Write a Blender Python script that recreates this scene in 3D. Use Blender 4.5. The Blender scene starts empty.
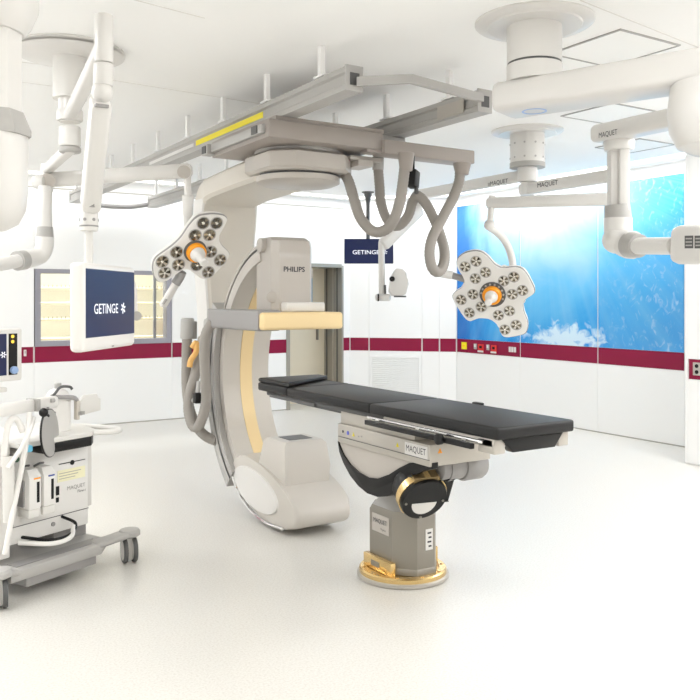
import bpy, bmesh, math, random
from mathutils import Vector, Matrix
random.seed(7)
S = bpy.context.scene
COL = S.collection
# ------------------------------------------------------------------ camera, light, exposure
F, CX, CY, H = 815.0, 350.0, 300.0, 1.55        # focal length in px, principal column, horizon row, eye height
YAW = math.atan2(.5357, .8444)
CA, SA = math.cos(YAW), math.sin(YAW)
cam = bpy.data.objects.new('camera', bpy.data.cameras.new('camera'))
COL.objects.link(cam)
cam.location = (0, 0, H)
cam.rotation_euler = (math.pi / 2, 0, -YAW)
cam.data.sensor_width = 36
cam.data.lens = 36 * F / 700
cam.data.shift_y = -50 / 700
cam.data.clip_start = .05
S.camera = cam
S.view_settings.view_transform = 'Standard'
S.view_settings.look = 'None'
S.view_settings.gamma = 1
S.view_settings.use_curve_mapping = False
S.view_settings.exposure = 1.42
S.cycles.max_bounces = 14
S.cycles.diffuse_bounces = 10
w = bpy.data.worlds.new('world'); S.world = w; w.use_nodes = True
w.node_tree.nodes['Background'].inputs[0].default_value = (1, .99, .97, 1)
w.node_tree.nodes['Background'].inputs[1].default_value = .4
ZC = 3.02                                         # ceiling height
XR, YB = 7.56, 10.17                              # right wall, back wall
LUMINAIRES = [(3.86, 3.20), (5.16, 4.33), (6.45, 5.10)]   # the three in view; the rest light the room from outside the frame
for lx in (-1.6, -.2, 1.2, 2.6, 4.0, 5.4):
    for ly in (-1.6, -.2, 1.2, 2.6, 4.2, 6.0, 8.0):
        dd, cc = SA * lx + CA * ly, CA * lx - SA * ly
        if dd < 3.5 or abs(cc) > .43 * dd + .45: LUMINAIRES.append((lx, ly))
LUMINAIRES += [(6.3, .2), (6.3, 1.6), (6.3, 3.0), (6.35, 3.9)]  # unseen panels added to brighten the right side of the room
LUM_POWER = 5.6
def area(name, loc, sx, sy, power, col=(.968, .982, 1), rot=(0, 0, 0)):
    d = bpy.data.lights.new(name, 'AREA'); d.shape = 'RECTANGLE'; d.size = sx; d.size_y = sy
    d.energy = power; d.color = col
    o = bpy.data.objects.new(name, d); COL.objects.link(o); o.location = loc; o.rotation_euler = rot
    return o

# ------------------------------------------------------------------ pixel -> place helpers
def Wd(r, f, u):                                   # camera-aligned vector (right, forward, up) -> world
    return Vector((CA * r + SA * f, -SA * r + CA * f, u))
def P(px, py, D): return Wd((px - CX) / F * D, D, H + (CY - py) / F * D)
def PZ(px, py, z): return P(px, py, (H - z) * F / (py - CY))
def PX(px, py, X): return P(px, py, X / (CA * (px - CX) / F + SA))
def PY(px, py, Y): return P(px, py, Y / (-SA * (px - CX) / F + CA))
EYE = Vector((0, 0, H))
def PP(px, py, c, n):
    d = P(px, py, 1.0) - EYE
    return EYE + d * ((c - EYE).dot(n) / d.dot(n))

# ------------------------------------------------------------------ materials
def lin(c):
    return tuple(((v / 255) / 12.92 if v / 255 <= .04045 else ((v / 255 + .055) / 1.055) ** 2.4) for v in c)
MATS = {}
def mat(name, rgb, rough=.5, metal=0, bump=0, bscale=80, var=0, vscale=6, coat=0, emis=0, spec=.5):
    m = bpy.data.materials.new(name); m.use_nodes = True
    nt = m.node_tree; bs = nt.nodes['Principled BSDF']
    c = lin(rgb)
    bs.inputs['Base Color'].default_value = (*c, 1)
    bs.inputs['Roughness'].default_value = rough
    bs.inputs['Metallic'].default_value = metal
    bs.inputs['Coat Weight'].default_value = coat
    bs.inputs['Specular IOR Level'].default_value = spec
    if emis:
        bs.inputs['Emission Color'].default_value = (*c, 1); bs.inputs['Emission Strength'].default_value = emis
    if bump or var:
        g = nt.nodes.new('ShaderNodeNewGeometry')
        no = nt.nodes.new('ShaderNodeTexNoise'); no.inputs['Scale'].default_value = bscale if bump else vscale
        no.inputs['Detail'].default_value = 3
        nt.links.new(g.outputs['Position'], no.inputs['Vector'])
        if bump:
            b = nt.nodes.new('ShaderNodeBump'); b.inputs['Strength'].default_value = bump; b.inputs['Distance'].default_value = .004
            nt.links.new(no.outputs['Fac'], b.inputs['Height']); nt.links.new(b.outputs['Normal'], bs.inputs['Normal'])
        if var:
            r = nt.nodes.new('ShaderNodeValToRGB')
            r.color_ramp.elements[0].position = .3; r.color_ramp.elements[1].position = .7
            r.color_ramp.elements[0].color = (*[v * (1 - var) for v in c], 1); r.color_ramp.elements[1].color = (*[min(1, v * (1 + var)) for v in c], 1)
            nt.links.new(no.outputs['Fac'], r.inputs['Fac']); nt.links.new(r.outputs['Color'], bs.inputs['Base Color'])
    MATS[name] = m
    return m
M_WALL = mat('wall_white', (238, 238, 237), .35, var=.008, vscale=.8)
M_CEIL = mat('ceiling_white', (246, 246, 245), .7)
M_BAND = mat('burgundy_panel', (136, 10, 56), .4, var=.04, vscale=3, spec=.3)
M_WHITE = mat('white_enamel', (217, 215, 212), .32, coat=.15)
M_OFF = mat('off_white_shell', (181, 175, 168), .38, coat=.1)
M_WARMG = mat('warm_grey_shell', (204, 198, 188), .42)
M_ARC = mat('c_arm_white', (198, 193, 186), .4)
M_OFFW = mat('machine_off_white', (218, 216, 212), .4)
M_MW = mat('machine_white', (229, 227, 224), .35)
M_CARR = mat('carriage_grey', (152, 144, 138), .42)
M_LGREY = mat('light_grey_plastic', (172, 170, 167), .45)
M_GREY = mat('grey_plastic', (148, 146, 145), .45)
M_HOSE = mat('grey_hose', (150, 145, 139), .6)
M_DGREY = mat('dark_grey', (86, 86, 86), .5)
M_BLACK = mat('black_plastic', (13, 13, 14), .4, spec=.35)
M_PAD = mat('black_pad', (20, 20, 21), .5, bump=.12, bscale=160, spec=.4)
M_TAN = mat('tan_bumper', (234, 209, 160), .5)
M_STEEL = mat('brushed_steel', (142, 137, 128), .4, .5, bump=.05, bscale=60)
M_SATIN = mat('satin_aluminium', (184, 179, 171), .38, .35)
M_CHROME = mat('chrome', (225, 225, 225), .12, 1)
M_BRASS = mat('brass', (224, 194, 136), .25, .9, bump=.03)
M_ORANGE = mat('orange_plastic', (246, 158, 24), .4)
M_YELLOW = mat('yellow_sticker', (236, 220, 30), .5)
M_NAVY = mat('navy_screen', (14, 26, 68), .3, emis=.12)
M_INK = mat('dark_ink', (42, 42, 52), .5)
M_BLUEINK = mat('blue_ink', (48, 70, 150), .5)
M_LETTER = mat('white_print', (236, 238, 244), .5, emis=.25)
M_FRAME = mat('window_frame_grey', (150, 149, 158), .4, .2)
M_DOOR = mat('beige_door', (226, 216, 194), .45, var=.03, vscale=2)
M_JAMB = mat('door_jamb_steel', (160, 156, 146), .35, .4)
M_CREAM = mat('cream_cabinet', (240, 237, 228), .5)
M_SHELF = mat('shelf_edge', (176, 164, 138), .5)
M_PINK = mat('pink_box', (206, 160, 140), .6)
M_RED = mat('red_socket', (206, 44, 40), .45)
M_SKYBLUE = mat('blue_clip', (108, 190, 222), .45)
M_LUM = mat('light_diffuser', (255, 252, 246), .5, emis=1.1)
M_DIM = mat('dim_diffuser', (238, 237, 234), .5, emis=.03)
M_STICK = mat('cream_sticker', (238, 234, 200), .55)
M_KNOB = mat('blue_knob', (150, 178, 222), .3)
M_JOINT = mat('joint_grey', (176, 172, 164), .6)
M_SEAM = mat('ceiling_seam', (222, 220, 216), .7)
M_PURPLE = mat('mark_blue', (96, 104, 200), .5)
M_BLUISH = mat('pale_blue_glass', (178, 196, 214), .15)

def glass_mat():
    m = bpy.data.materials.new('window_glass'); m.use_nodes = True
    nt = m.node_tree; nt.nodes.clear()
    o = nt.nodes.new('ShaderNodeOutputMaterial'); mx = nt.nodes.new('ShaderNodeMixShader')
    t = nt.nodes.new('ShaderNodeBsdfTransparent'); g = nt.nodes.new('ShaderNodeBsdfGlossy'); g.inputs['Roughness'].default_value = .03
    fr = nt.nodes.new('ShaderNodeFresnel'); fr.inputs['IOR'].default_value = 1.3
    t.inputs['Color'].default_value = (.96, .97, .95, 1)
    nt.links.new(fr.outputs[0], mx.inputs[0]); nt.links.new(t.outputs[0], mx.inputs[1]); nt.links.new(g.outputs[0], mx.inputs[2])
    nt.links.new(mx.outputs[0], o.inputs[0]); return m
M_GLASS = glass_mat()

def floor_mat():
    m = bpy.data.materials.new('speckled_vinyl'); m.use_nodes = True
    nt = m.node_tree; bs = nt.nodes['Principled BSDF']; L = nt.links.new
    g = nt.nodes.new('ShaderNodeNewGeometry')
    n1 = nt.nodes.new('ShaderNodeTexNoise'); n1.inputs['Scale'].default_value = 95; n1.inputs['Detail'].default_value = 4; n1.inputs['Roughness'].default_value = .7
    L(g.outputs['Position'], n1.inputs['Vector'])
    r = nt.nodes.new('ShaderNodeValToRGB'); L(n1.outputs['Fac'], r.inputs['Fac'])
    r.color_ramp.elements[0].position = .3; r.color_ramp.elements[0].color = (*lin((196, 192, 185)), 1)
    r.color_ramp.elements[1].position = .56; r.color_ramp.elements[1].color = (*lin((213, 211, 206)), 1)
    L(r.outputs['Color'], bs.inputs['Base Color'])
    bs.inputs['Roughness'].default_value = .32
    bs.inputs['Specular IOR Level'].default_value = .35
    return m
M_FLOOR = floor_mat()

def picture_mat():
    """underwater light scene, laid out along the right wall (world Y, Z)"""
    m = bpy.data.materials.new('underwater_picture'); m.use_nodes = True
    nt = m.node_tree; bs = nt.nodes['Principled BSDF']; L = nt.links.new; N = nt.nodes.new
    def math_(op, a, b=None, c=None):
        n = N('ShaderNodeMath'); n.operation = op
        for i, v in enumerate((a, b, c)):
            if v is None: continue
            if isinstance(v, (int, float)): n.inputs[i].default_value = v
            else: L(v, n.inputs[i])
        return n.outputs[0]
    def ramp(fac, stops):
        r = N('ShaderNodeValToRGB'); L(fac, r.inputs['Fac'])
        while len(r.color_ramp.elements) < len(stops): r.color_ramp.elements.new(.5)
        for e, (p, c) in zip(r.color_ramp.elements, stops): e.position = p; e.color = (*(lin(c) if max(c) > 1 else c), 1)
        return r.outputs['Color']
    def mix(f, a, b):
        x = N('ShaderNodeMix'); x.data_type = 'RGBA'
        if isinstance(f, (int, float)): x.inputs[0].default_value = f
        else: L(f, x.inputs[0])
        L(a, x.inputs[6]); L(b, x.inputs[7]); return x.outputs[2]
    g = N('ShaderNodeNewGeometry'); sp = N('ShaderNodeSeparateXYZ'); L(g.outputs['Position'], sp.inputs[0])
    u = math_('DIVIDE', math_('SUBTRACT', 9.06, sp.outputs['Y']), 3.71)
    v = math_('DIVIDE', math_('SUBTRACT', sp.outputs['Z'], 1.0), 1.88)
    def noise(su, sv, sc, det=4, dist=0):
        cb = N('ShaderNodeCombineXYZ'); L(math_('MULTIPLY', u, su), cb.inputs[0]); L(math_('MULTIPLY', v, sv), cb.inputs[1])
        n = N('ShaderNodeTexNoise'); n.inputs['Scale'].default_value = sc; n.inputs['Detail'].default_value = det; n.inputs['Distortion'].default_value = dist
        L(cb.outputs[0], n.inputs['Vector']); return n.outputs['Fac']
    du = math_('SUBTRACT', u, .44); dv = math_('SUBTRACT', v, 1.0)
    n_l = noise(3, 2, 1.6, 5, .6)
    # distance to the burst of light at the surface, warped
    d = math_('SQRT', math_('ADD', math_('MULTIPLY', math_('MULTIPLY', du, 1.25), math_('MULTIPLY', du, 1.25)), math_('MULTIPLY', math_('MULTIPLY', dv, .85), math_('MULTIPLY', dv, .85))))
    d = math_('ADD', d, math_('MULTIPLY', math_('SUBTRACT', n_l, .5), .35))
    base = ramp(d, [(.12, (214, 230, 238)), (.36, (166, 208, 234)), (.54, (98, 186, 234)), (.76, (48, 156, 222)), (1.0, (36, 134, 210))])
    # rays that fan out from the light
    ang = math_('DIVIDE', du, math_('ADD', math_('SUBTRACT', 1.25, v), .05))
    cb = N('ShaderNodeCombineXYZ'); L(math_('MULTIPLY', ang, 9), cb.inputs[0])
    nr = N('ShaderNodeTexNoise'); nr.inputs['Scale'].default_value = 1.6; nr.inputs['Detail'].default_value = 5; L(cb.outputs[0], nr.inputs['Vector'])
    ray = ramp(nr.outputs['Fac'], [(.42, (0, 0, 0)), (.75, (1, 1, 1))])
    rayw = N('ShaderNodeRGBToBW'); L(ray, rayw.inputs[0])
    fade = math_('MULTIPLY', rayw.outputs[0], .4)
    lt = N('ShaderNodeRGB'); lt.outputs[0].default_value = (*lin((150, 206, 234)), 1)
    c = mix(fade, base, lt.outputs[0])
    # deep blue streaks at the left edge
    lw = ramp(math_('ADD', u, math_('MULTIPLY', math_('SUBTRACT', noise(14, 2, 1.2, 5, .4), .5), .34)), [(.02, (1, 1, 1)), (.2, (0, 0, 0))])
    lb = N('ShaderNodeRGBToBW'); L(lw, lb.inputs[0])
    dp = N('ShaderNodeRGB'); dp.outputs[0].default_value = (*lin((20, 104, 190)), 1)
    c = mix(math_('MULTIPLY', lb.outputs[0], .85), c, dp.outputs[0])
    # wavelets at the right edge and foam at the foot
    wv = ramp(noise(26, 9, 1.5, 7, 1.6), [(.55, (0, 0, 0)), (.74, (1, 1, 1))])
    wb = N('ShaderNodeRGBToBW'); L(wv, wb.inputs[0])
    rw = ramp(u, [(.66, (0, 0, 0)), (.85, (1, 1, 1))]); rb = N('ShaderNodeRGBToBW'); L(rw, rb.inputs[0])
    wh = N('ShaderNodeRGB'); wh.outputs[0].default_value = (*lin((222, 240, 248)), 1)
    db = N('ShaderNodeRGB'); db.outputs[0].default_value = (*lin((88, 176, 224)), 1)
    c = mix(math_('MULTIPLY', rb.outputs[0], .4), c, db.outputs[0])
    c = mix(math_('MULTIPLY', math_('MULTIPLY', wb.outputs[0], rb.outputs[0]), .35), c, wh.outputs[0])
    fx = math_('SUBTRACT', u, .55); fy = math_('SUBTRACT', v, .03)
    fd = math_('SQRT', math_('ADD', math_('MULTIPLY', math_('MULTIPLY', fx, 4.2), math_('MULTIPLY', fx, 4.2)), math_('MULTIPLY', math_('MULTIPLY', fy, 6.5), math_('MULTIPLY', fy, 6.5))))
    fd = math_('ADD', fd, math_('MULTIPLY', math_('SUBTRACT', noise(22, 12, 1.4, 6, .8), .5), 1.6))
    fo = ramp(fd, [(.35, (1, 1, 1)), (.75, (0, 0, 0))]); fb = N('ShaderNodeRGBToBW'); L(fo, fb.inputs[0])
    c = mix(math_('MULTIPLY', fb.outputs[0], .8), c, wh.outputs[0])
    L(c, bs.inputs['Base Color'])
    bs.inputs['Roughness'].default_value = .25
    return m
M_PIC = picture_mat()

# ------------------------------------------------------------------ mesh builder
def frame_from(z, up=None):
    z = Vector(z).normalized()
    up = Vector(up) if up is not None else (Vector((0, 0, 1)) if abs(z.z) < .95 else Vector((0, 1, 0)))
    x = up.cross(z).normalized(); y = z.cross(x)
    return Matrix((x, y, z)).transposed()
class B:
    def __init__(s): s.bm = bmesh.new(); s.mi = 0
    def _fin(s, faces):
        for f in faces: f.material_index = s.mi; f.smooth = True
        return s
    def box(s, c, size, rot=None, bev=0, seg=2, only=None):
        r = bmesh.ops.create_cube(s.bm, size=1)
        vs = r['verts']
        for v in vs:
            p = Vector((v.co.x * size[0], v.co.y * size[1], v.co.z * size[2]))
            v.co = (rot @ p if rot is not None else p) + Vector(c)
        fs = set(f for v in vs for f in v.link_faces)
        if bev:
            es = list(set(e for v in vs for e in v.link_edges))
            rr = bmesh.ops.bevel(s.bm, geom=es, offset=bev, segments=seg, profile=.5, affect='EDGES')
            fs = set(f for f in fs if f.is_valid) | set(rr['faces'])
            fs |= set(f for v in rr['verts'] for f in v.link_faces)
        return s._fin(fs)
    def bb(s, a, b, bev=0, seg=2):
        return s.box([(a[i] + b[i]) / 2 for i in range(3)], [abs(b[i] - a[i]) for i in range(3)], None, bev, seg)
    def loft(s, rings, cap=True, close=False):
        rr = [[s.bm.verts.new(p) for p in r] for r in rings]
        fs = []; n = len(rr[0])
        pairs = list(zip(rr[:-1], rr[1:])) + ([(rr[-1], rr[0])] if close else [])
        for a, b in pairs:
            for i in range(n):
                fs.append(s.bm.faces.new((a[i], a[(i + 1) % n], b[(i + 1) % n], b[i])))
        if cap and not close:
            fs.append(s.bm.faces.new(list(reversed(rr[0])))); fs.append(s.bm.faces.new(rr[-1]))
        return s._fin(fs)
    def cyl(s, p0, p1, r0, r1=None, n=24, bev=0):
        r1 = r0 if r1 is None else r1
        p0, p1 = Vector(p0), Vector(p1); ax = (p1 - p0); L = ax.length; m = frame_from(ax)
        prof = [(r0, 0), (r1, L)]
        if bev: prof = [(r0 - bev, 0), (r0 - bev * .3, bev * .3), (r0, bev), (r1, L - bev), (r1 - bev * .3, L - bev * .3), (r1 - bev, L)]
        return s.lathe(prof, p0, m, n)
    def lathe(s, prof, o, m=None, n=24, sx=1, sy=1):
        o = Vector(o); m = m or Matrix.Identity(3)
        rings = [[o + m @ Vector((max(r, .0004) * sx * math.cos(2 * math.pi * i / n), max(r, .0004) * sy * math.sin(2 * math.pi * i / n), z)) for i in range(n)] for r, z in prof]
        return s.loft(rings)
    def hoop(s, prof, o, m=None, n=24):
        o = Vector(o); m = m or Matrix.Identity(3)
        return s.loft([[o + m @ Vector((r * math.cos(2 * math.pi * i / n), r * math.sin(2 * math.pi * i / n), z)) for i in range(n)] for r, z in prof], close=True)
    def sphere(s, c, r, n=16, sc=(1, 1, 1), m=None):
        prof = [(r * math.sin(math.pi * i / 10), -r * math.cos(math.pi * i / 10) * sc[2]) for i in range(11)]
        return s.lathe(prof, c, m, n, sc[0], sc[1])
    def prism(s, pts, vec, bev=0, seg=2):
        vec = Vector(vec); pts = [Vector(p) for p in pts]
        a = [s.bm.verts.new(p) for p in pts]; b = [s.bm.verts.new(p + vec) for p in pts]
        n = len(a); fs = [s.bm.faces.new(a), s.bm.faces.new(list(reversed(b)))]
        for i in range(n): fs.append(s.bm.faces.new((a[(i + 1) % n], a[i], b[i], b[(i + 1) % n])))
        if bev:
            es = list(set(fs[0].edges) | set(fs[1].edges))
            rr = bmesh.ops.bevel(s.bm, geom=es, offset=bev, segments=seg, profile=.5, affect='EDGES')
            fs = [f for f in fs if f.is_valid] + list(rr['faces'])
        return s._fin(fs)
    def tube(s, pts, r, n=12, sub=8, ribs=0, cap=True):
        pts = [Vector(p) for p in pts]
        path = catmull(pts, sub) if sub > 1 else pts
        if ribs:
            L = sum((b - a).length for a, b in zip(path[:-1], path[1:]))
            path = resample(path, max(4, int(L / ribs)))
        rings = []; t0 = None; x = None
        for i, p in enumerate(path):
            t = (path[min(i + 1, len(path) - 1)] - path[max(i - 1, 0)]).normalized()
            if x is None: x = frame_from(t).col[0]
            x = (x - t * x.dot(t)).normalized(); y = t.cross(x)
            rad = r(i / (len(path) - 1)) if callable(r) else r
            if ribs: rad *= 1.0 if i % 2 else .93
            rings.append([p + (x * math.cos(2 * math.pi * k / n) + y * math.sin(2 * math.pi * k / n)) * rad for k in range(n)])
        return s.loft(rings, cap)
    def sweep(s, path, section, xs):
        """section (a,b) pairs swept along path; a along xs (fixed), b along the in-plane normal"""
        rings = []; xs = Vector(xs)
        for i, p in enumerate(path):
            t = (path[min(i + 1, len(path) - 1)] - path[max(i - 1, 0)]).normalized()
            nrm = t.cross(xs).normalized()
            rings.append([p + xs * a + nrm * b for a, b in section])
        return s.loft(rings)
def catmull(p, sub):
    q = [p[0] * 2 - p[1]] + p + [p[-1] * 2 - p[-2]]; out = []
    for i in range(1, len(q) - 2):
        for k in range(sub):
            t = k / sub; a, b, c, d = q[i - 1], q[i], q[i + 1], q[i + 2]
            out.append(.5 * ((2 * b) + (c - a) * t + (2 * a - 5 * b + 4 * c - d) * t * t + (3 * b - a - 3 * c + d) * t ** 3))
    out.append(p[-1]); return out
def resample(path, n):
    d = [0]
    for a, b in zip(path[:-1], path[1:]): d.append(d[-1] + (b - a).length)
    out = []; j = 0
    for k in range(n + 1):
        t = d[-1] * k / n
        while j < len(path) - 2 and d[j + 1] < t: j += 1
        f = (t - d[j]) / max(1e-9, d[j + 1] - d[j]); out.append(path[j].lerp(path[j + 1], f))
    return out
def smooth_poly(pts, sub=4):
    """closed Catmull-Rom outline"""
    n = len(pts); out = []
    for i in range(n):
        a, b, c, d = pts[i - 1], pts[i], pts[(i + 1) % n], pts[(i + 2) % n]
        for k in range(sub):
            t = k / sub
            out.append(.5 * ((2 * b) + (c - a) * t + (2 * a - 5 * b + 4 * c - d) * t * t + (3 * b - a - 3 * c + d) * t ** 3))
    return out

def mesh_obj(name, me, mats, parent=None, local=False):
    if not me.materials:
        for m in (mats if isinstance(mats, (list, tuple)) else [mats]): me.materials.append(m)
    o = bpy.data.objects.new(name, me); COL.objects.link(o)
    if parent is not None:
        o.parent = parent
        if not local:
            r = parent
            while r.parent is not None: r = r.parent
            mw = Matrix.Translation(r.location) @ r.rotation_euler.to_matrix().to_4x4()
            me.transform(mw.inverted())
    return o
def obj(name, b, mats, parent=None, local=False, label=None, sharp=35):
    me = bpy.data.meshes.new(name)
    bmesh.ops.recalc_face_normals(b.bm, faces=b.bm.faces[:])
    b.bm.to_mesh(me); b.bm.free()
    me.set_sharp_from_angle(angle=math.radians(sharp))
    o = mesh_obj(name, me, mats, parent, local)
    if label: o['label'] = label
    return o
def tag(o, label, cat, group=None):
    o['label'] = label; o['category'] = cat
    if group: o['group'] = group
    return o
def thing(name, loc, label, cat, group=None, rz=0):
    o = bpy.data.objects.new(name, None); COL.objects.link(o); o.empty_display_size = .1
    o.location = loc; o.rotation_euler = (0, 0, rz)
    return tag(o, label, cat, group)
def struct(name, b, mats, parent=None):
    o = obj(name, b, mats, parent)
    if parent is None: o['kind'] = 'structure'
    return o
def lettering(txt, org, xd, yd, size, m, parent=None, width=None, name='lettering', local=False, bold=0, squash=1):
    cu = bpy.data.curves.new('t', 'FONT'); cu.body = txt; cu.size = 1; cu.offset = bold; cu.resolution_u = 3
    cu.align_x = 'CENTER'; cu.align_y = 'CENTER'
    to = bpy.data.objects.new('t', cu); COL.objects.link(to)
    me = bpy.data.meshes.new_from_object(to)
    bpy.data.objects.remove(to); bpy.data.curves.remove(cu)
    xd = Vector(xd).normalized(); yd = Vector(yd); yd = (yd - xd * yd.dot(xd)).normalized(); zd = xd.cross(yd)
    xs = [v.co.x for v in me.vertices]; ys = [v.co.y for v in me.vertices]
    mx, my = (max(xs) + min(xs)) / 2, (max(ys) + min(ys)) / 2
    sx = size if width is None else width / (max(xs) - min(xs))
    sy = size / (max(ys) - min(ys))
    if width is None: sx = sy * squash
    for v in me.vertices: v.co = Vector(org) + xd * (v.co.x - mx) * sx + yd * (v.co.y - my) * sy + zd * .0008
    me.materials.clear(); me.name = name
    return mesh_obj(name, me, m, parent, local)

# ------------------------------------------------------------------ the room
ZB0, ZB1, ZP = .806, .995, 2.885
b = B(); b.bb((-2.6, -2.6, -.1), (XR + .2, YB + 3.0, 0)); struct('floor', b, M_FLOOR)
b = B(); b.bb((-2.6, -2.6, ZC), (XR + .2, YB + .9, ZC + .1)); ceiling = struct('ceiling', b, M_CEIL)
for i, (a0, a1) in enumerate([((580, 0), (700, 48)), ((120, -4), (205, 18)), ((22, 62), (60, 66.5)), ((22, 82), (60, 87)), ((100, 78), (300, 110))]):
    p, q = PZ(*a0, ZC), PZ(*a1, ZC); d = (q - p); m = frame_from((0, 0, 1), (-d.y, d.x, 0))
    b = B(); b.box((p + q) / 2 - Vector((0, 0, .0005)), (d.length, .007, .003), m); obj('seam', b, M_SEAM, ceiling)
XW0, XW1 = PY(34, 350, YB).x, PY(172, 350, YB).x        # window bay
XD0, XD1, ZD = PY(287.5, 350, YB).x, PY(342, 350, YB).x, 2.055
ZW1 = PY(35, 268.7, YB).z
T = .14
b = B()
for x0, x1, z0, z1 in [(-2.6, XW0, 0, ZC), (XW0, XW1, 0, ZB1), (XW0, XW1, ZW1, ZC), (XW1, XD0, 0, ZC), (XD0, XD1, ZD, ZC), (XD1, XR + .2, 0, ZC)]:
    b.bb((x0, YB + .012, z0), (x1, YB + T, z1))
wall_back = struct('wall_back', b, M_WALL)
b = B(); b.bb((XR + .012, 5.2, 0), (XR + T, YB, ZC)); wall_right = struct('wall_right', b, M_WALL)
CH0, CH1 = Vector((6.45, YB, 0)), Vector((XR, 9.06, 0))
cdir = (CH1 - CH0).normalized(); cn = Vector((-cdir.y, cdir.x, 0)); cn = cn if cn.dot(-CH0) > 0 else -cn
b = B(); b.prism([CH0 - cn * .012, CH1 - cn * .012, Vector((XR + .05, YB + .05, 0))], (0, 0, ZC)); wall_corner = struct('wall_corner', b, M_WALL)
b = B(); b.bb((-2.6, -2.6, 0), (-2.5, YB, ZC)); struct('wall_left', b, M_WALL)
b = B(); b.bb((-2.6, -2.6, 0), (XR + .2, -2.5, ZC)); struct('wall_rear', b, M_WALL)
XS = 6.82; YS = PX(684.8, 350, XS).y; YS1 = YS - PX(687.8, 350, XS).y
b = B(); b.bb((XS + .012, -2.5, 0), (XR + .2, YS, ZC)); wall_step = struct('wall_step', b, M_WALL)
JG = .008
def panel_run(wall, p0, d, n, joints, bays):
    """cladding panels: p0 start, d along, n into the room, joints distances, bays list of material rows"""
    m = Matrix((d, n, Vector((0, 0, 1)))).transposed()
    for (t0, t1), rows in zip(zip(joints[:-1], joints[1:]), bays):
        for z0, z1, mt in rows:
            b = B(); g = .011 if mt in (M_BAND, M_PIC) else .001
            b.box(p0 + d * ((t0 + t1) / 2) - n * .006 + Vector((0, 0, (z0 + z1) / 2)), (t1 - t0 - 2 * g, .012, z1 - z0 - .002), m, .0015, 1)
            obj('panel', b, mt, wall)
R3 = [(.015, ZB0, M_WALL), (ZB0, ZB1, M_BAND), (ZB1, ZP, M_WALL)]
PIC = [(.015, ZB0, M_WALL), (ZB0, ZB1, M_BAND), (ZB1, ZP, M_PIC)]
X = Vector((1, 0, 0)); Y = Vector((0, 1, 0)); Z = Vector((0, 0, 1))
panel_run(wall_back, Vector((0, YB, 0)), X, -Y, [-2.5, -.9, .4, XW0], [R3, R3, R3])
panel_run(wall_back, Vector((0, YB, 0)), X, -Y, [XW0, XW1], [[(.015, ZB0, M_WALL), (ZB0, ZB1, M_BAND), (ZW1, ZP, M_WALL)]])
panel_run(wall_back, Vector((0, YB, 0)), X, -Y, [XW1, XD0], [R3])
panel_run(wall_back, Vector((0, YB, 0)), X, -Y, [XD0, XD1], [[(ZD, ZP, M_WALL)]])
panel_run(wall_back, Vector((0, YB, 0)), X, -Y, [XD1, 6.45], [R3])
def cj(px):                                             # column on the corner wall
    k = (px - CX) / F; ray = Wd(k, 1, 0); 
    D = (CH0.x * cn.x + CH0.y * cn.y) / (ray.x * cn.x + ray.y * cn.y)
    return (ray * D - CH0).dot(cdir)
CJ = [0.0, cj(369), cj(422), cj(439.5), (CH1 - CH0).length]
VENT = [(.015, .03, M_WALL), (.74, ZB0, M_WALL), (ZB0, ZB1, M_BAND), (ZB1, ZP, M_WALL)]
panel_run(wall_corner, CH0, cdir, cn, CJ, [R3, VENT, R3, R3])
RJ = [9.06 - PX(p, 350, XR).y for p in (457, 520, 597.5, 684.5)]
panel_run(wall_right, Vector((XR, 9.06, 0)), -Y, -X, [0] + RJ[1:3] + [RJ[3]], [PIC] * 3)
panel_run(wall_right, Vector((XR, 9.06, 0)), -Y, -X, [RJ[3], RJ[3] + .15], [[(.015, ZP, M_WALL)]])
panel_run(wall_step, Vector((XS, YS, 0)), -Y, -X, [0, YS1], [[(.015, ZP, M_WALL)]])
panel_run(wall_step, Vector((XS, YS, 0)), -Y, -X, [YS1, 1.6, 3.2, 4.8, 6.4], [R3] * 4)
# skirting line and cornice
def skirting(name, p0, p1, n, z0, z1, th, mt):
    d = (p1 - p0); m = Matrix((d.normalized(), n, Z)).transposed()
    b = B(); b.box((p0 + p1) / 2 + n * (th / 2) + Z * ((z0 + z1) / 2), (d.length, th, z1 - z0), m); struct(name, b, mt)
skirting('baseboard_back', Vector((-2.5, YB, 0)), Vector((XD0, YB, 0)), -Y, 0, .013, .004, M_JOINT)
skirting('baseboard_corner', CH0, CH1, cn, 0, .013, .004, M_JOINT)
skirting('baseboard_right', Vector((XR, 9.06, 0)), Vector((XR, 5.2, 0)), -X, 0, .013, .004, M_JOINT)
skirting('trim_1', Vector((-2.5, YB, 0)), Vector((6.45, YB, 0)), -Y, ZP, ZP + .012, .006, M_JOINT)
skirting('trim_2', CH0, CH1, cn, ZP, ZP + .012, .006, M_WALL)
skirting('trim_3', Vector((XR, 9.06, 0)), Vector((XR, 5.2, 0)), -X, ZP, ZP + .012, .006, M_WALL)

# window
b = B(); fw = .065
for x0, x1, z0, z1 in [(XW0 + .01, XW0 + .01 + fw, ZB1, ZW1), (XW1 - .01 - fw, XW1 - .01, ZB1, ZW1), (XW0 + .075, XW1 - .075, ZB1, ZB1 + fw), (XW0 + .075, XW1 - .075, ZW1 - fw * .8, ZW1)]:
    b.bb((x0, YB - .012, z0), (x1, YB + .13, z1))
win = struct('window_1', b, M_FRAME)
b = B(); b.bb((XW0 + .07, YB + .05, ZB1 + .06), (XW1 - .07, YB + .058, ZW1 - .05)); obj('pane', b, M_GLASS, win)
b = B(); b.bb((XW1 - .22, YB + .06, ZB1 + .06), (XW1 - .19, YB + .1, ZW1 - .05)); obj('mullion', b, M_FRAME, win)
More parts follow.
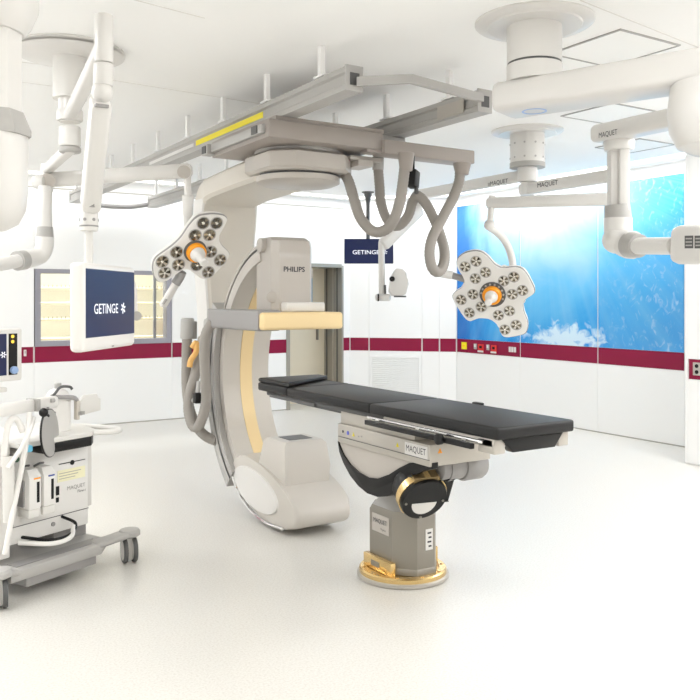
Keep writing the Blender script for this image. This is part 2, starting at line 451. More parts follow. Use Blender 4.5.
# side room behind the window
b = B(); b.bb((XW0 - 1.0, YB + 2.6, 0), (XW1 + 1.2, YB + 2.7, ZC)); b.bb((XW0 - 1.1, YB + T, 0), (XW0 - 1.0, YB + 2.7, ZC)); b.bb((XD0 - .35, YB + T, 0), (XD0 - .25, YB + 2.7, ZC)); b.bb((XW0 - 1.1, YB + T, ZC), (XD0 - .25, YB + 2.7, ZC + .08))
struct('wall_side_room', b, M_CREAM)
cab = thing('storage_shelf', (3.0, YB + 2.35, 0), 'cream shelving unit with wire edged shelves seen through the window', 'shelf')
b = B(); b.bb((1.4, YB + 2.52, 0), (5.0, YB + 2.55, 2.3)); obj('back_panel', b, M_CREAM, cab)
for i, z in enumerate((.62, .98, 1.26, 1.5, 1.72, 1.98)):
    b = B(); b.bb((1.4, YB + 2.1, z), (5.0, YB + 2.52, z + .02)); sh = obj('shelf_board', b, M_CREAM, cab)
    b = B(); b.bb((1.4, YB + 2.095, z - .012), (5.0, YB + 2.1, z + .012)); obj('edge_strip', b, M_SHELF, sh)
    if i in (2, 4):
        b = B()
        for k in range(60): b.bb((1.42 + k * .06, YB + 2.09, z), (1.43 + k * .06, YB + 2.095, z + .05))
        obj('wire_edge', b, M_SHELF, sh)['kind'] = 'stuff'
for x in (1.4, 3.1, 4.42, 5.0):
    b = B(); b.bb((x - .02, YB + 2.08, 0), (x + .02, YB + 2.12, 2.3)); obj('upright', b, M_SHELF if x == 4.42 else M_CREAM, cab)
b = B(); b.bb((4.5, YB + 2.15, 1.0), (4.9, YB + 2.45, 1.14), .01); tag(obj('storage_box', b, M_PINK), 'pale pink box on the cream shelf behind the window', 'box')
area('side_room_lamp', (3.0, YB + 1.2, ZC - .05), 1.6, .6, 48, (.96, .98, 1))
# door in its deep steel reveal
YD = YB + .49
b = B()
b.bb((XD0 - .02, YB - .012, 0), (XD0 + .035, YD + .06, ZD)); b.bb((XD1 - .012, YB - .012, 0), (XD1 + .02, YD + .06, ZD)); b.bb((XD0 + .035, YB - .012, ZD - .03), (XD1 - .012, YD + .06, ZD + .02))
door = struct('door_1', b, M_JAMB)
b = B(); b.bb((XD0 + .035, YD, .01), (XD1 - .012, YD + .05, ZD - .03)); leaf = obj('door_leaf', b, M_DOOR, door)
b = B(); b.bb((XD0 + .2, YD - .006, 1.32), (XD1 - .22, YD, 1.95)); obj('pane', b, M_BLUISH, leaf)
b = B(); b.bb((XD1 - .16, YD - .05, .95), (XD1 - .14, YD, 1.2), .004); obj('handle', b, M_STEEL, leaf)
for dy, mm in ((.10, M_DGREY), (.22, M_SATIN), (.40, M_DGREY)):
    b = B(); b.bb((XD1 - .018, YB + dy, 0.01), (XD1 - .012, YB + dy + .03, ZD - .03)); obj('reveal_strip', b, mm, door)

# return-air grille in the corner wall
vm = Matrix((cdir, cn, Z)).transposed()
vl = CJ[1] + .012; vr = CJ[2] - .012; vc = CH0 + cdir * ((vl + vr) / 2)
gr = thing('air_grille', (vc.x, vc.y, .03), 'white louvred return air grille under the burgundy band', 'grille')
b = B()
for t0, t1, z0, z1 in [(vl, vl + .03, .03, .74), (vr - .03, vr, .03, .74), (vl + .03, vr - .03, .03, .06), (vl + .03, vr - .03, .71, .74)]:
    b.box(CH0 + cdir * ((t0 + t1) / 2) + cn * (-.004) + Z * ((z0 + z1) / 2), (t1 - t0, .016, z1 - z0), vm)
obj('frame', b, M_WALL, gr)
for i in range(22):
    z = .075 + i * .0294
    b = B(); b.box(vc + cn * (-.004) + Z * z, (vr - vl - .06, .004, .02), vm @ Matrix.Rotation(.6, 3, 'X')); obj('slat', b, M_WALL, gr)

# ceiling luminaires
LUM_LABEL = ['dim flush ceiling light panel just beside the wide white pendant beam', 'dim flush ceiling light panel between the two round ceiling flanges and the far picture', 'dim flush ceiling light panel close to the blue picture wall']
def luminaire(x, y, sx, sy, i):
    lb = LUM_LABEL[i] if i < 3 else 'unseen lit flush square ceiling light panel with thin grey frame'
    t = thing('ceiling_light', (x, y, ZC), lb, 'ceiling light', 'flush ceiling light panels')
    b = B(); f = .012
    for a0, a1, c0, c1 in [(-sx, sx, -sy, -sy + 2 * f), (-sx, sx, sy - 2 * f, sy), (-sx, -sx + 2 * f, -sy + 2 * f, sy - 2 * f), (sx - 2 * f, sx, -sy + 2 * f, sy - 2 * f)]:
        b.bb((x + a0 / 2, y + c0 / 2, ZC - .008), (x + a1 / 2, y + c1 / 2, ZC))
    obj('frame', b, M_LGREY, t)
    b = B(); b.bb((x - sx / 2 + f, y - sy / 2 + f, ZC - .004), (x + sx / 2 - f, y + sy / 2 - f, ZC)); obj('diffuser', b, M_LUM if i > 2 else M_DIM, t)
for i, (x, y) in enumerate(LUMINAIRES):
    luminaire(x, y, .52, .52, i)
    if i > 2: area('panel_lamp', (x, y, ZC - .012), .46, .46, LUM_POWER * (.95 if x > 6 else 1.5 if SA * x + CA * y > 2.4 and abs(CA * x - SA * y) > .43 * (SA * x + CA * y) + .4 else .10))   # the three in view are dimmed
# bright perimeter strip lights along back, corner and right walls
def strip(p0, p1, n, label, pw):
    d = p1 - p0; m = Matrix((d.normalized(), n, Z)).transposed()
    b = B(); b.box((p0 + p1) / 2 + n * .32 + Z * (ZC - .006), (d.length, .12, .012), m)
    tag(obj('strip_light', b, M_LUM), label, 'strip light', 'perimeter strip lights')
    o = area('strip_lamp', (p0 + p1) / 2 + n * .32 + Z * (ZC - .016), d.length * .95, .11, pw * d.length)
    o.rotation_euler = (0, 0, math.atan2(d.y, d.x))
strip(Vector((-2.4, YB, 0)), Vector((6.3, YB, 0)), -Y, 'long recessed strip light above the window and door wall', .9)
strip(CH0 + cdir * .1, CH1 - cdir * .1, cn, 'short recessed strip light above the air grille wall', 3.2)
strip(Vector((XR, 8.9, 0)), Vector((XR, 5.0, 0)), -X, 'recessed strip light above the blue underwater picture', 4)

# ------------------------------------------------------------------ wall switches and sockets
def face_plate(name, px0, px1, py0, py1, label, cat, mt, group=None, extra=()):
    p = PX((px0 + px1) / 2, (py0 + py1) / 2, XR); y0, y1 = PX(px0, 350, XR).y, PX(px1, 350, XR).y
    z0 = PX(px0, py1, XR).z; z1 = PX(px0, py0, XR).z
    t = thing(name, (XR, p.y, z0), label, cat, group)
    b = B(); b.bb((XR - .012, min(y0, y1), z0), (XR, max(y0, y1), z1), .002, 1); obj('plate', b, mt, t)
    for nm, a0, a1, c0, c1, m2 in extra:
        b = B(); b.bb((XR - .018, y0 + (y1 - y0) * a0, z0 + (z1 - z0) * c0), (XR - .012, y0 + (y1 - y0) * a1, z0 + (z1 - z0) * c1)); obj(nm, b, m2, t)
face_plate('warning_sticker_plate', 462, 467, 342, 349, 'yellow square plate on the burgundy band under the picture', 'plate', M_YELLOW, None, [('mark', .3, .7, .45, .55, M_ORANGE)])
face_plate('light_switch', 474.3, 477, 343.5, 349, 'narrow pale switch beside the yellow plate on the burgundy band', 'switch', M_LGREY, None, [('rocker', .2, .8, .4, .9, M_WHITE)])
face_plate('wall_socket', 478.5, 484, 344, 352, 'red power socket just right of the switch beside the yellow plate', 'socket', M_RED, 'red wall sockets', [('label_strip', 0, 1, 0, .22, M_WHITE), ('socket_hole', .3, .7, .5, .8, M_BLACK)])
face_plate('light_switch', 487, 489.5, 344.5, 350, 'narrow pale switch between the two red wall sockets', 'switch', M_LGREY, None, [('rocker', .2, .8, .4, .9, M_WHITE)])
face_plate('wall_socket', 491.5, 497, 345, 353, 'red power socket nearer the white triple outlet on the band', 'socket', M_RED, 'red wall sockets', [('label_strip', 0, 1, 0, .22, M_WHITE), ('socket_hole', .3, .7, .5, .8, M_BLACK)])
face_plate('outlet_strip', 509.5, 517, 346, 352.5, 'white triple data outlet at the end of the socket row', 'outlet', M_BAND, None, [('module', .03, .28, .1, .9, M_WHITE), ('module', .37, .63, .1, .9, M_WHITE), ('module', .72, .97, .1, .9, M_WHITE)])
p0 = PY(25, 353, YB); t = thing('light_switch', p0, 'white switch on the burgundy band beside the machine screen', 'switch')
b = B(); b.box(p0 + Y * -.006, (.03, .012, .075), None, .003, 1); obj('plate', b, M_WHITE, t); b = B(); b.box(p0 + Y * -.014 + Z * .01, (.016, .006, .03)); obj('rocker', b, M_OFF, t)
p0 = PX(697.5, 369, XS); t = thing('wall_socket', p0, 'white double socket on the burgundy band of the projecting wall', 'socket')
b = B(); b.box(p0 + X * -.006, (.012, .085, .12), None, .003, 1); obj('plate', b, M_OFF, t)
for dz in (-.028, .028):
    b = B(); b.cyl(p0 + Vector((-.012, 0, dz)), p0 + Vector((-.016, 0, dz)), .018); obj('socket_hole', b, M_BLACK, t)

# ------------------------------------------------------------------ operating table
tb = thing('operating_table', (2.72, 3.73, 0), 'operating table with long black padded top on a steel column and brass floor plate', 'operating table')
TX0, TX1 = 2.45, 2.935
for y0, y1 in ((2.66, 3.668), (3.672, 4.618), (4.622, 5.04)):
    b = B(); b.bb((TX0, y0, .934), (TX1, y1, .990), .013, 3); obj('mattress_pad', b, M_PAD, tb)
b = B(); b.prism([(TX0 + .004, 4.60, .9905), (TX0 + .004, 5.035, .9905), (TX1 - .004, 5.035, .9905), (TX1 - .004, 4.92, .9905)], (0, 0, .03), .012, 3); obj('head_pad', b, M_PAD, tb)
b = B(); b.bb((TX0 + .03, 3.5, .905), (TX1 - .03, 4.97, .9335), .01); b.bb((TX0 + .06, 3.55, .885), (TX1 - .06, 4.6, .906), .006); b.bb((TX0 + .02, 4.3, .9), (TX0 + .04, 4.9, .92)); obj('table_plate', b, M_DGREY, tb)
b = B(); b.bb((TX0 + .01, 2.70, .895), (TX1 - .01, 3.55, .9335), .005); b.bb((TX0 + .01, 2.69, .866), (TX0 + .075, 2.80, .933), .006); b.bb((TX1 - .075, 2.69, .866), (TX1 - .01, 2.80, .933), .006); obj('foot_frame', b, M_SATIN, tb)
b = B(); b.prism([(2.50, 2.684, .931), (2.885, 2.684, .931), (2.83, 2.684, .868), (2.57, 2.684, .868)], (0, .05, 0), .004); obj('end_cover', b, M_BLACK, tb)
b = B(); b.bb((2.400, 2.78, .884), (2.424, 3.64, .909), .003); obj('side_rail', b, M_BLACK, tb)
b = B(); b.bb((2.428, 2.74, .912), (2.445, 3.66, .926), .002)
for y in (2.85, 3.2, 3.55): b.bb((2.42, y - .015, .89), (2.47, y + .015, .92))
obj('chrome_rail', b, M_CHROME, tb)
b = B(); b.cyl((2.376, 2.99, .9), (2.402, 2.99, .9), .026, n=20, bev=.004); obj('clamp_knob', b, M_BLACK, tb)
b = B(); b.bb((2.955, 2.78, .884), (2.975, 3.64, .909), .003); b.bb((2.925, 3.1, .89), (2.957, 3.13, .905)); b.bb((2.925, 3.4, .89), (2.957, 3.43, .905)); obj('side_rail', b, M_CHROME, tb)
b = B(); b.box(PX(478, 405, 2.955), (.03, .07, .03), None, .006); b.bb((2.945, PX(478, 405, 2.955).y - .01, .9), (2.965, PX(478, 405, 2.955).y + .01, .97)); obj('rail_clamp', b, M_BLACK, tb)
b = B(); b.bb((2.49, 3.19, .722), (2.89, 4.06, .832), .006); hous = obj('drive_housing', b, M_SATIN, tb)
b = B(); b.bb((2.505, 3.33, .832), (2.88, 4.05, .906), .005); obj('upper_plinth', b, M_SATIN, tb)
b = B(); b.bb((2.487, 3.19, .755), (2.4905, 4.05, .758)); obj('seam', b, M_DGREY, hous)
for px, py, mt, r in ((348, 433, M_PURPLE, .012), (343, 431.5, M_INK, .008)):
    p = PX(px, py, 2.489); b = B(); b.cyl(p, p - X * .001, r, n=16); obj('symbol', b, mt, hous)
for px, py in ((353.5, 434.5), (397.5, 445)):
    p = PX(px, py, 2.489); b = B(); b.prism([p + Vector((0, .012, -.010)), p + Vector((0, -.012, -.010)), p + Vector((0, 0, .012))], (-.001, 0, 0)); obj('warning_symbol', b, M_YELLOW, hous)
    lettering('!', p - X * .0012 - Z * .003, -Y, Z, .012, M_INK, hous)
for px in (358.5, 361.5):
    p = PX(px, 436.5, 2.489); b = B(); b.box(p, (.001, .012, .008)); obj('print_mark', b, M_GREY, hous)
p = PX(416, 450.5, 2.489); b = B(); b.box(p, (.0016, .19, .062)); obj('name_plate', b, M_WHITE, hous)
lettering('MAQUET', p - X * .001, -Y, Z, .038, M_INK, hous, width=.165)
p = PY(440, 451, 3.189); b = B(); b.prism([p + Vector((-.014, 0, -.011)), p + Vector((.014, 0, -.011)), p + Vector((0, 0, .014))], (0, -.001, 0)); obj('warning_symbol', b, M_ORANGE, hous)
lettering('!', p - Y * .0012 - Z * .002, X, Z, .013, M_INK, hous)
# half-moon tilt cover
outer = [(337.5, 441), (339, 452), (343, 463), (350, 476), (358, 486), (367, 493.5), (377, 497), (387, 496.5), (396, 491), (405, 481), (413, 475), (422, 471), (432, 469)]
inner = [(432, 463), (421, 461.5), (409, 463), (399, 468), (389, 474.5), (378, 479), (368, 478), (358, 472.5), (350, 465), (343, 455), (339.5, 447)]
XT = 2.515
b = B(); b.prism([PX(x, y, XT) for x, y in [(338, 437)] + [(x, y) for x, y in reversed(inner)] + [(432, 460)]], (.34, 0, 0)); obj('tilt_cover', b, M_OFF, tb)
b = B(); b.prism([PX(x, y, XT - .012) for x, y in outer + inner], (.04, 0, 0), .003); obj('crescent_trim', b, M_BLACK, tb)
b = B(); b.prism([PX(x, y, XT + .03) for x, y in [(349, 470), (367, 492), (377, 495), (390, 493), (405, 480), (422, 470), (428, 455), (350, 455)]], (.30, 0, 0), .01); obj('tilt_body', b, M_LGREY, tb)
b = B(); b.cyl((2.65, 3.34, .675), (2.89, 3.34, .675), .07, bev=.008); b.cyl((2.80, 3.34, .675), (2.95, 3.34, .675), .085, bev=.02); b.cyl((2.70, 3.34, .675), (2.73, 3.34, .675), .077); obj('tilt_shaft', b, M_GREY, tb)
# black drive head with brass ring and scale
hc = P(424, 499, 4.22); hd = Wd(.30, -.82, -.48).normalized(); hm = frame_from(hd, (0, 0, 1))
b = B(); b.lathe([(.115, -.15), (.128, -.13), (.128, .0), (.122, .012), (.0, .012)], hc, hm, 32); b.box(hc + hm @ Vector((.065, .03, -.10)), (.17, .15, .16), hm, .01); dh = obj('drive_head', b, M_BLACK, tb)
b = B(); b.hoop([(.126, -.06), (.134, -.06), (.134, -.015), (.126, -.015)], hc, hm, 32); obj('brass_ring', b, M_BRASS, dh)
b = B(); b.prism([hc + hm @ Vector((.07 * math.cos(a), .015 - .075 * math.sin(a) * 1.0 - .03, .0125)) for a in [math.pi * k / 12 for k in range(13)]], hd * .002); obj('scale_plate', b, M_WHITE, dh)
b = B(); b.box(hc + hm @ Vector((-.01, .115, -.05)), (.13, .035, .09), hm, .006); obj('brass_bracket', b, mat('dull_brass', (140, 120, 84), .4, .6), dh)
for kx, ky in ((-.105, -.01), (.105, -.01), (.0, -.112)):
    b = B(); b.cyl(hc + hm @ Vector((kx, ky, .011)), hc + hm @ Vector((kx, ky, .017)), .007, n=10); obj('screw', b, M_STEEL, dh)
# column and floor plate
cp = [(-.138, .13), (-.138, -.09), (-.045, -.195), (.075, -.195), (.165, -.09), (.165, .13), (.06, .21), (-.06, .21)]
C0 = Vector((2.72, 3.73, 0))
def ring(s, z, dx=0, dy=0): return [C0 + Vector((x * s + dx, y * s + dy, z)) for x, y in cp]
b = B(); b.loft([ring(1, .055), ring(1, .365), ring(.93, .39)]); colm = obj('column', b, M_STEEL, tb)
b = B(); b.loft([ring(.90, .39), ring(.72, .43), ring(.66, .50, 0, .0), ring(.64, .66)]); obj('neck', b, M_LGREY, tb)
b = B(); b.loft([ring(1.03, .05), ring(1.03, .075), ring(1.0, .085)]); obj('column_foot', b, M_STEEL, tb)
b = B(); b.lathe([(.252, 0), (.258, .006), (.258, .02), (.25, .026), (0, .026)], C0, None, 56); obj('floor_ring', b, M_SATIN, tb)
b = B(); b.lathe([(.246, .026), (.246, .046), (.238, .053), (.205, .053), (.2, .047), (0, .047)], C0, None, 56); bp = obj('floor_plate', b, M_BRASS, tb)
fm = Matrix.Rotation(math.radians(-38), 3, 'Z')
b = B(); b.bb((2.545, 3.60, .048), (2.578, 3.87, .122), .004); obj('locking_block', b, M_BRASS, bp)
b = B(); b.bb((2.543, 3.71, .07), (2.5455, 3.79, .10)); obj('inset_plate', b, M_STEEL, bp)
b = B(); b.box(C0 + Vector((.17, -.05, .10)), (.03, .07, .1), None, .004); obj('locking_block', b, M_BRASS, bp)
for k in range(10):
    b = B(); a = math.radians(36 * k + 10); b.cyl(C0 + Vector((.222 * math.cos(a), .222 * math.sin(a), .052)), C0 + Vector((.222 * math.cos(a), .222 * math.sin(a), .057)), .011, n=6); obj('bolt', b, M_BRASS, bp)
pl = C0 + Vector((-.1395, .02, .30))
b = B(); b.box(pl, (.003, .165, .10), None, .001, 1); obj('name_plate', b, M_OFF, colm)
lettering('MAQUET', pl - X * .002 + Z * .012, -Y, Z, .03, M_INK, colm, width=.13)
lettering('Magnus', pl - X * .002 - Z * .028 - Y * .03, -Y, Z, .016, M_INK, colm)
p = C0 + Vector((.035, -.1965, .24)); b = B(); b.box(p, (.05, .003, .115), None, .001, 1); obj('type_plate', b, M_WHITE, colm)
for k in range(4):
    b = B(); b.box(p + Vector((.004 * (k % 2), -.002, .036 - k * .024)), (.026 - .006 * (k % 2), .001, .009)); obj('print_line', b, M_INK, colm)

# ------------------------------------------------------------------ ceiling rails of the x-ray machine
RY0, RY1, RZ0, RZ1 = 3.78, 9.92, 2.700, 2.838
RAILX = (2.42, 3.37)
def rail(xc, label):
    t = thing('ceiling_rail', (xc, RY0, RZ1), label, 'rail', 'ceiling rails of the x-ray machine')
    sec = [(-.055, .13), (.055, .13), (.055, .105), (.02, .1), (.02, .035), (.055, .03), (.055, 0), (-.055, 0), (-.055, .03), (-.04, .04), (-.04, .09), (-.055, .1)]
    b = B(); b.prism([(xc + a, RY0, RZ0 + z) for a, z in sec], (0, RY1 - RY0, 0)); obj('rail_profile', b, M_LGREY, t)
    for ya, yb, yc_ in ((RY0 - .012, RY0, RY0 - .016), (RY1, RY1 + .012, RY1 + .016)):
        b = B(); b.bb((xc - .058, ya, RZ0 - .002), (xc + .058, yb, RZ1 + .002), .003); e = obj('end_cap', b, M_LGREY, t)
        b = B(); b.bb((xc - .03, yc_, RZ0 + .03), (xc + .03, ya if yc_ < ya else yb, RZ1 - .04)); obj('end_slot', b, M_DGREY, e)
    y = RY0 + .296
    while y < RY1:
        b = B(); b.bb((xc - .045, y - .02, RZ1), (xc - .015, y + .02, ZC), .002, 1); b.bb((xc - .05, y - .06, RZ1), (xc + .04, y + .06, RZ1 + .012)); obj('hanger', b, M_WALL, t); y += .702
    return t
r1 = rail(RAILX[0], 'grey ceiling rail with a long yellow sticker strip')
r2 = rail(RAILX[1], 'grey ceiling rail without any sticker beside the white pendant beam')
pa, pb_ = PX(263, 113.5, RAILX[0] - .041), PX(196, 136, RAILX[0] - .041)
b = B(); b.bb((RAILX[0] - .0425, pa.y, RZ0 + .045), (RAILX[0] - .0405, pb_.y, RZ0 + .085)); obj('yellow_strip', b, M_YELLOW, r1)
b = B(); b.bb((RAILX[0] - .0425, pb_.y + .05, RZ0 + .05), (RAILX[0] - .0405, pb_.y + 1.1, RZ0 + .075)); obj('white_strip', b, M_WHITE, r1)
b = B()
for k in range(3): b.cyl((RAILX[1] - .056, 3.95 + k * .07, RZ0 + .055), (RAILX[1] - .022, 3.95 + k * .07, RZ0 + .055), .014, n=12)
obj('roller', b, M_BLACK, r2)
b = B(); b.bb((RAILX[1] - .062, 3.9, RZ0 + .015), (RAILX[1] - .056, 4.16, RZ0 + .1)); obj('stop_plate', b, M_SATIN, r2)
# bent end bars
zb = RZ1 - .03
b = B(); path = [P(357, 82, 4.46), P(370, 81, 4.45), P(411, 79, 4.50), P(470, 95, 4.88), P(482, 98, 4.96)]
def flatbar(path, hw, hh):
    rings = []
    for i, p in enumerate(path):
        t = (path[min(i + 1, len(path) - 1)] - path[max(i - 1, 0)]); t.z = 0; t.normalize(); n = Vector((-t.y, t.x, 0))
        rings.append([p + n * a + Z * c for a, c in ((-hw, -hh), (hw, -hh), (hw, hh), (-hw, hh))])
    return rings
b.loft(flatbar(path, .015, .024)); tag(obj('rail_end_bar', b, M_LGREY), 'bent grey bar joining the open ends of the two ceiling rails', 'bar')
b = B(); b.tube([Vector((RAILX[0] + .02, RY1 + .03, RZ0 + .04)), Vector((RAILX[0] + .3, RY1 + .06, RZ0)), Vector((RAILX[1] - .3, RY1 + .06, RZ0)), Vector((RAILX[1] - .05, RY1 + .03, RZ0 + .04))], .028, 10); tag(obj('rail_link_pipe', b, M_GREY), 'grey pipe joining the rail ends near the back wall', 'pipe')

# ------------------------------------------------------------------ ceiling-hung x-ray C-arm
XC = 2.71
xr = thing('xray_c_arm', (XC, 4.92, 2.72), 'large white ceiling hung x-ray C-arm with tan bumpers and grey hoses', 'x-ray machine')
b = B(); b.bb((2.265, 4.50, 2.556), (3.12, 5.40, 2.67), .01); b.bb((2.32, 4.52, 2.67), (3.14, 5.38, 2.698)); car = obj('carriage', b, M_CARR, xr)
b = B(); b.bb((3.12, 4.66, 2.66), (3.42, 5.18, 2.698), .006); obj('side_trolley', b, M_LGREY, xr)
b = B(); b.bb((2.235, 4.55, 2.585), (2.267, 5.38, 2.64), .004); b.bb((2.205, 5.34, 2.57), (2.275, 5.44, 2.64), .004); obj('bumper_bar', b, M_LGREY, car)
for q0, q1 in (((2.228, 4.6, 2.59), (2.235, 4.68, 2.64)), ((2.198, 5.36, 2.58), (2.205, 5.42, 2.63))):
    b = B(); b.bb(q0, q1); obj('buffer', b, M_DGREY, car)
b = B(); b.bb((3.11, 4.47, 2.53), (3.90, 4.62, 2.625), .008); b.bb((3.0, 4.51, 2.535), (3.12, 4.60, 2.56)); arm = obj('cable_arm', b, M_CARR, xr)
b = B(); b.bb((2.95, 4.64, 2.50), (3.2, 5.0, 2.53), .004); b.bb((3.0, 4.62, 2.46), (3.12, 4.8, 2.5)); obj('cable_bracket', b, M_OFF, arm)
BC = Vector((2.70, 4.92, 0))
b = B(); b.cyl(BC + Z * 2.535, BC + Z * 2.556, .30, n=48); obj('bearing_ring', b, M_LGREY, xr)
def octo(r, c, z, cx=BC): return [cx + Vector((x, y, z)) for x, y in ((-r, -r + c), (-r + c, -r), (r - c, -r), (r, -r + c), (r, r - c), (r - c, r), (-r + c, r), (-r, r - c))]
b = B(); b.loft([octo(.30, .13, 2.40), octo(.315, .13, 2.42), octo(.315, .13, 2.515), octo(.29, .13, 2.536)]); obj('bearing_housing', b, M_OFF, xr)
b = B(); b.lathe([(.27, 2.385), (.275, 2.40)], BC, None, 48); obj('gap_ring', b, M_DGREY, xr)
b = B(); b.lathe([(0, 2.335), (.25, 2.335), (.285, 2.35), (.29, 2.385), (0, 2.386)], BC, None, 48); obj('bearing_cap', b, M_OFF, xr)
# L-arm
b = B()
def rsec(w, h, c=.03): return [(-w + c, -h), (w - c, -h), (w, -h + c), (w, h - c), (w - c, h), (-w + c, h), (-w, h - c), (-w, -h + c)]
lp = catmull([Vector(p) for p in ((2.70, 4.95, 2.455), (2.74, 5.5, 2.455), (2.82, 6.22, 2.455), (2.86, 6.46, 2.42), (2.86, 6.53, 2.22), (2.86, 6.54, 1.95), (2.86, 6.53, 1.6), (2.85, 6.50, 1.2), (2.83, 6.46, .78), (2.82, 6.44, .70))], 6)
rings = []
for i, p in enumerate(lp):
    f = i / (len(lp) - 1); t = (lp[min(i + 1, len(lp) - 1)] - lp[max(i - 1, 0)]).normalized(); n = t.cross(X).normalized()
    wd = .27 if f < .25 else .25; th = .085 + .05 * min(1, max(0, (f - .2) / .25))
    if f > .45: wd = .25 - .11 * (f - .45) / .55
    rings.append([p + X * a + n * c for a, c in rsec(wd, th, .025)])
b.loft(rings); obj('l_arm', b, M_WARMG, xr)
b = B(); 
for f0, f1, off in ((.36, .93, 0),):
    i0, i1 = int(f0 * len(lp)), int(f1 * len(lp))
    path = lp[i0:i1]; rr = []
    for i, p in enumerate(path):
        ff = (i + i0) / (len(lp) - 1); wd = .25 if ff <= .45 else .25 - .11 * (ff - .45) / .55
        rr.append([p + Vector((-wd + a, c, 0)) for a, c in ((-.012, -.11), (.004, -.12), (.004, .12), (-.012, .11))])
    b.loft(rr)
obj('l_arm_lit_side', b, M_WHITE, xr)  # whiter strip along the L-arm's narrow side, colour stands in for its lit face
# the C
YC, ZCc = 4.95, 1.0
X0, X1 = 2.52, 2.91
def arc(r, a0, a1, n=40, x=0): return [Vector((x, YC + r * math.cos(math.radians(a0 + (a1 - a0) * i / n)), ZCc + r * math.sin(math.radians(a0 + (a1 - a0) * i / n)))) for i in range(n + 1)]
def arc_band(b, r0, r1, x0, x1, a0, a1, n=48):
    A, C = arc(r0, a0, a1, n), arc(r1, a0, a1, n)
    b.loft([[p + X * x0, p + X * x1, q + X * x1, q + X * x0] for p, q in zip(A, C)])
b = B(); arc_band(b, .845, .925, X0, X1, -100, 77); carc = obj('c_arc', b, M_ARC, xr)
b = B(); arc_band(b, .925, .945, X0 + .01, X1 - .01, -100, 77); obj('guide_groove', b, M_DGREY, carc)
b = B(); arc_band(b, .945, .968, X0 + .002, X1 - .002, -100, 77); obj('outer_rim', b, M_CHROME if False else M_OFF, carc)
b = B(); arc_band(b, .840, .846, 2.665, 2.765, -52, 60); obj('tan_stripe', b, M_TAN, carc)
b = B(); arc_band(b, .955, 1.06, X0 - .05, X1 + .03, -52, 30); arc_band(b, .90, .975, X0 - .05, X0 - .004, -52, 30); b.bb((2.60, 5.98, .72), (2.95, 6.40, 1.4), .03); obj('c_arm_sleeve', b, M_LGREY, xr)
# detector
b = B()
dp = [(2.53, 5.22), (2.53, 5.0), (2.57, 4.95), (2.81, 4.95), (2.85, 5.0), (2.85, 5.22)]
b.loft([[Vector((x, y, z)) for x, y in dp] for z in (1.472, 1.92)] + [[Vector((2.69 + (x - 2.69) * .96, 5.08 + (y - 5.08) * .94, 1.96)) for x, y in dp], [Vector((2.69 + (x - 2.69) * .86, 5.1 + (y - 5.08) * .7, 1.985)) for x, y in dp]])
det = obj('detector_housing', b, M_OFF, xr)
b = B(); b.bb((2.585, 4.875, 1.4685), (2.89, 5.19, 1.535), .012); obj('detector_base', b, M_WHITE, xr)
for q0, q1, rr_ in (((2.85, 5.08, 1.74), (2.885, 5.08, 1.74), .05), ((2.55, 5.02, 1.57), (2.53, 4.98, 1.57), .04), ((2.5, 5.12, 1.93), (2.56, 5.12, 1.93), .05)):
    b = B(); b.cyl(q0, q1, rr_, bev=.008); obj('pivot_cap', b, M_OFF, det)
lettering('PHILIPS', (2.685, 4.949, 1.762), X, Z, .036, M_INK, det, width=.165, bold=.02)
b = B(); b.bb((2.345, 4.755, 1.352), (2.965, 5.22, 1.468), .022, 3); obj('tan_bumper', b, M_TAN, xr)
b = B(); b.prism([(2.335, 4.80, 1.345), (2.335, 5.62, 1.345), (2.37, 5.74, 1.345), (2.44, 5.80, 1.345), (2.505, 5.80, 1.345), (2.505, 4.80, 1.345)], (0, 0, .14), .02, 3); obj('grey_bumper', b, M_GREY, xr)
# tube housing
b = B(); prof = [(5.62, .30), (5.52, .40), (5.36, .43), (5.10, .40), (4.86, .335), (4.70, .27), (4.60, .19), (4.59, .12), (4.66, .06), (4.90, .03), (5.10, .045), (5.36, .12), (5.55, .21)]
pp = smooth_poly([Vector((X0 - .015, y, z)) for y, z in prof], 3)
b.prism(pp, (X1 - X0 + .03, 0, 0), .03, 3); th = obj('tube_housing', b, M_ARC, xr)
b = B(); b.loft([[Vector((x, y, z)) for x, y in pts] for z, pts in ((.30, ((2.54, 4.80), (2.87, 4.80), (2.88, 5.18), (2.53, 5.18))), (.42, ((2.53, 4.79), (2.88, 4.79), (2.89, 5.16), (2.52, 5.16))), (.57, ((2.545, 4.82), (2.865, 4.82), (2.87, 5.13), (2.54, 5.13))), (.595, ((2.565, 4.84), (2.845, 4.84), (2.85, 5.11), (2.56, 5.11))))]); obj('collimator', b, M_ARC, xr)
b = B(); b.bb((2.62, 4.90, .594), (2.80, 5.06, .598)); obj('collimator_window', b, M_DGREY, th)
b = B(); b.loft([[Vector((X0 - .028, YC + .02 + (.3 - k) * math.cos(a) * 1.15 + .22, .22 + (.13 - k * .5) * math.sin(a) - .04 * math.cos(a) * -1)) for a in [2 * math.pi * i / 28 for i in range(28)]] for k in (0,)] + [[Vector((X0 - .014, YC + .02 + .31 * math.cos(a) * 1.15 + .22, .22 + .135 * math.sin(a) + .04 * math.cos(a))) for a in [2 * math.pi * i / 28 for i in range(28)]]]); obj('side_cap', b, M_WHITE, th)
b = B(); b.tube([Vector((X0 - .03, y, z)) for y, z in ((5.62, .36), (5.46, .17), (5.25, .07), (5.0, .035), (4.75, .05))], .012, 8); obj('chrome_edge', b, M_CHROME, th)
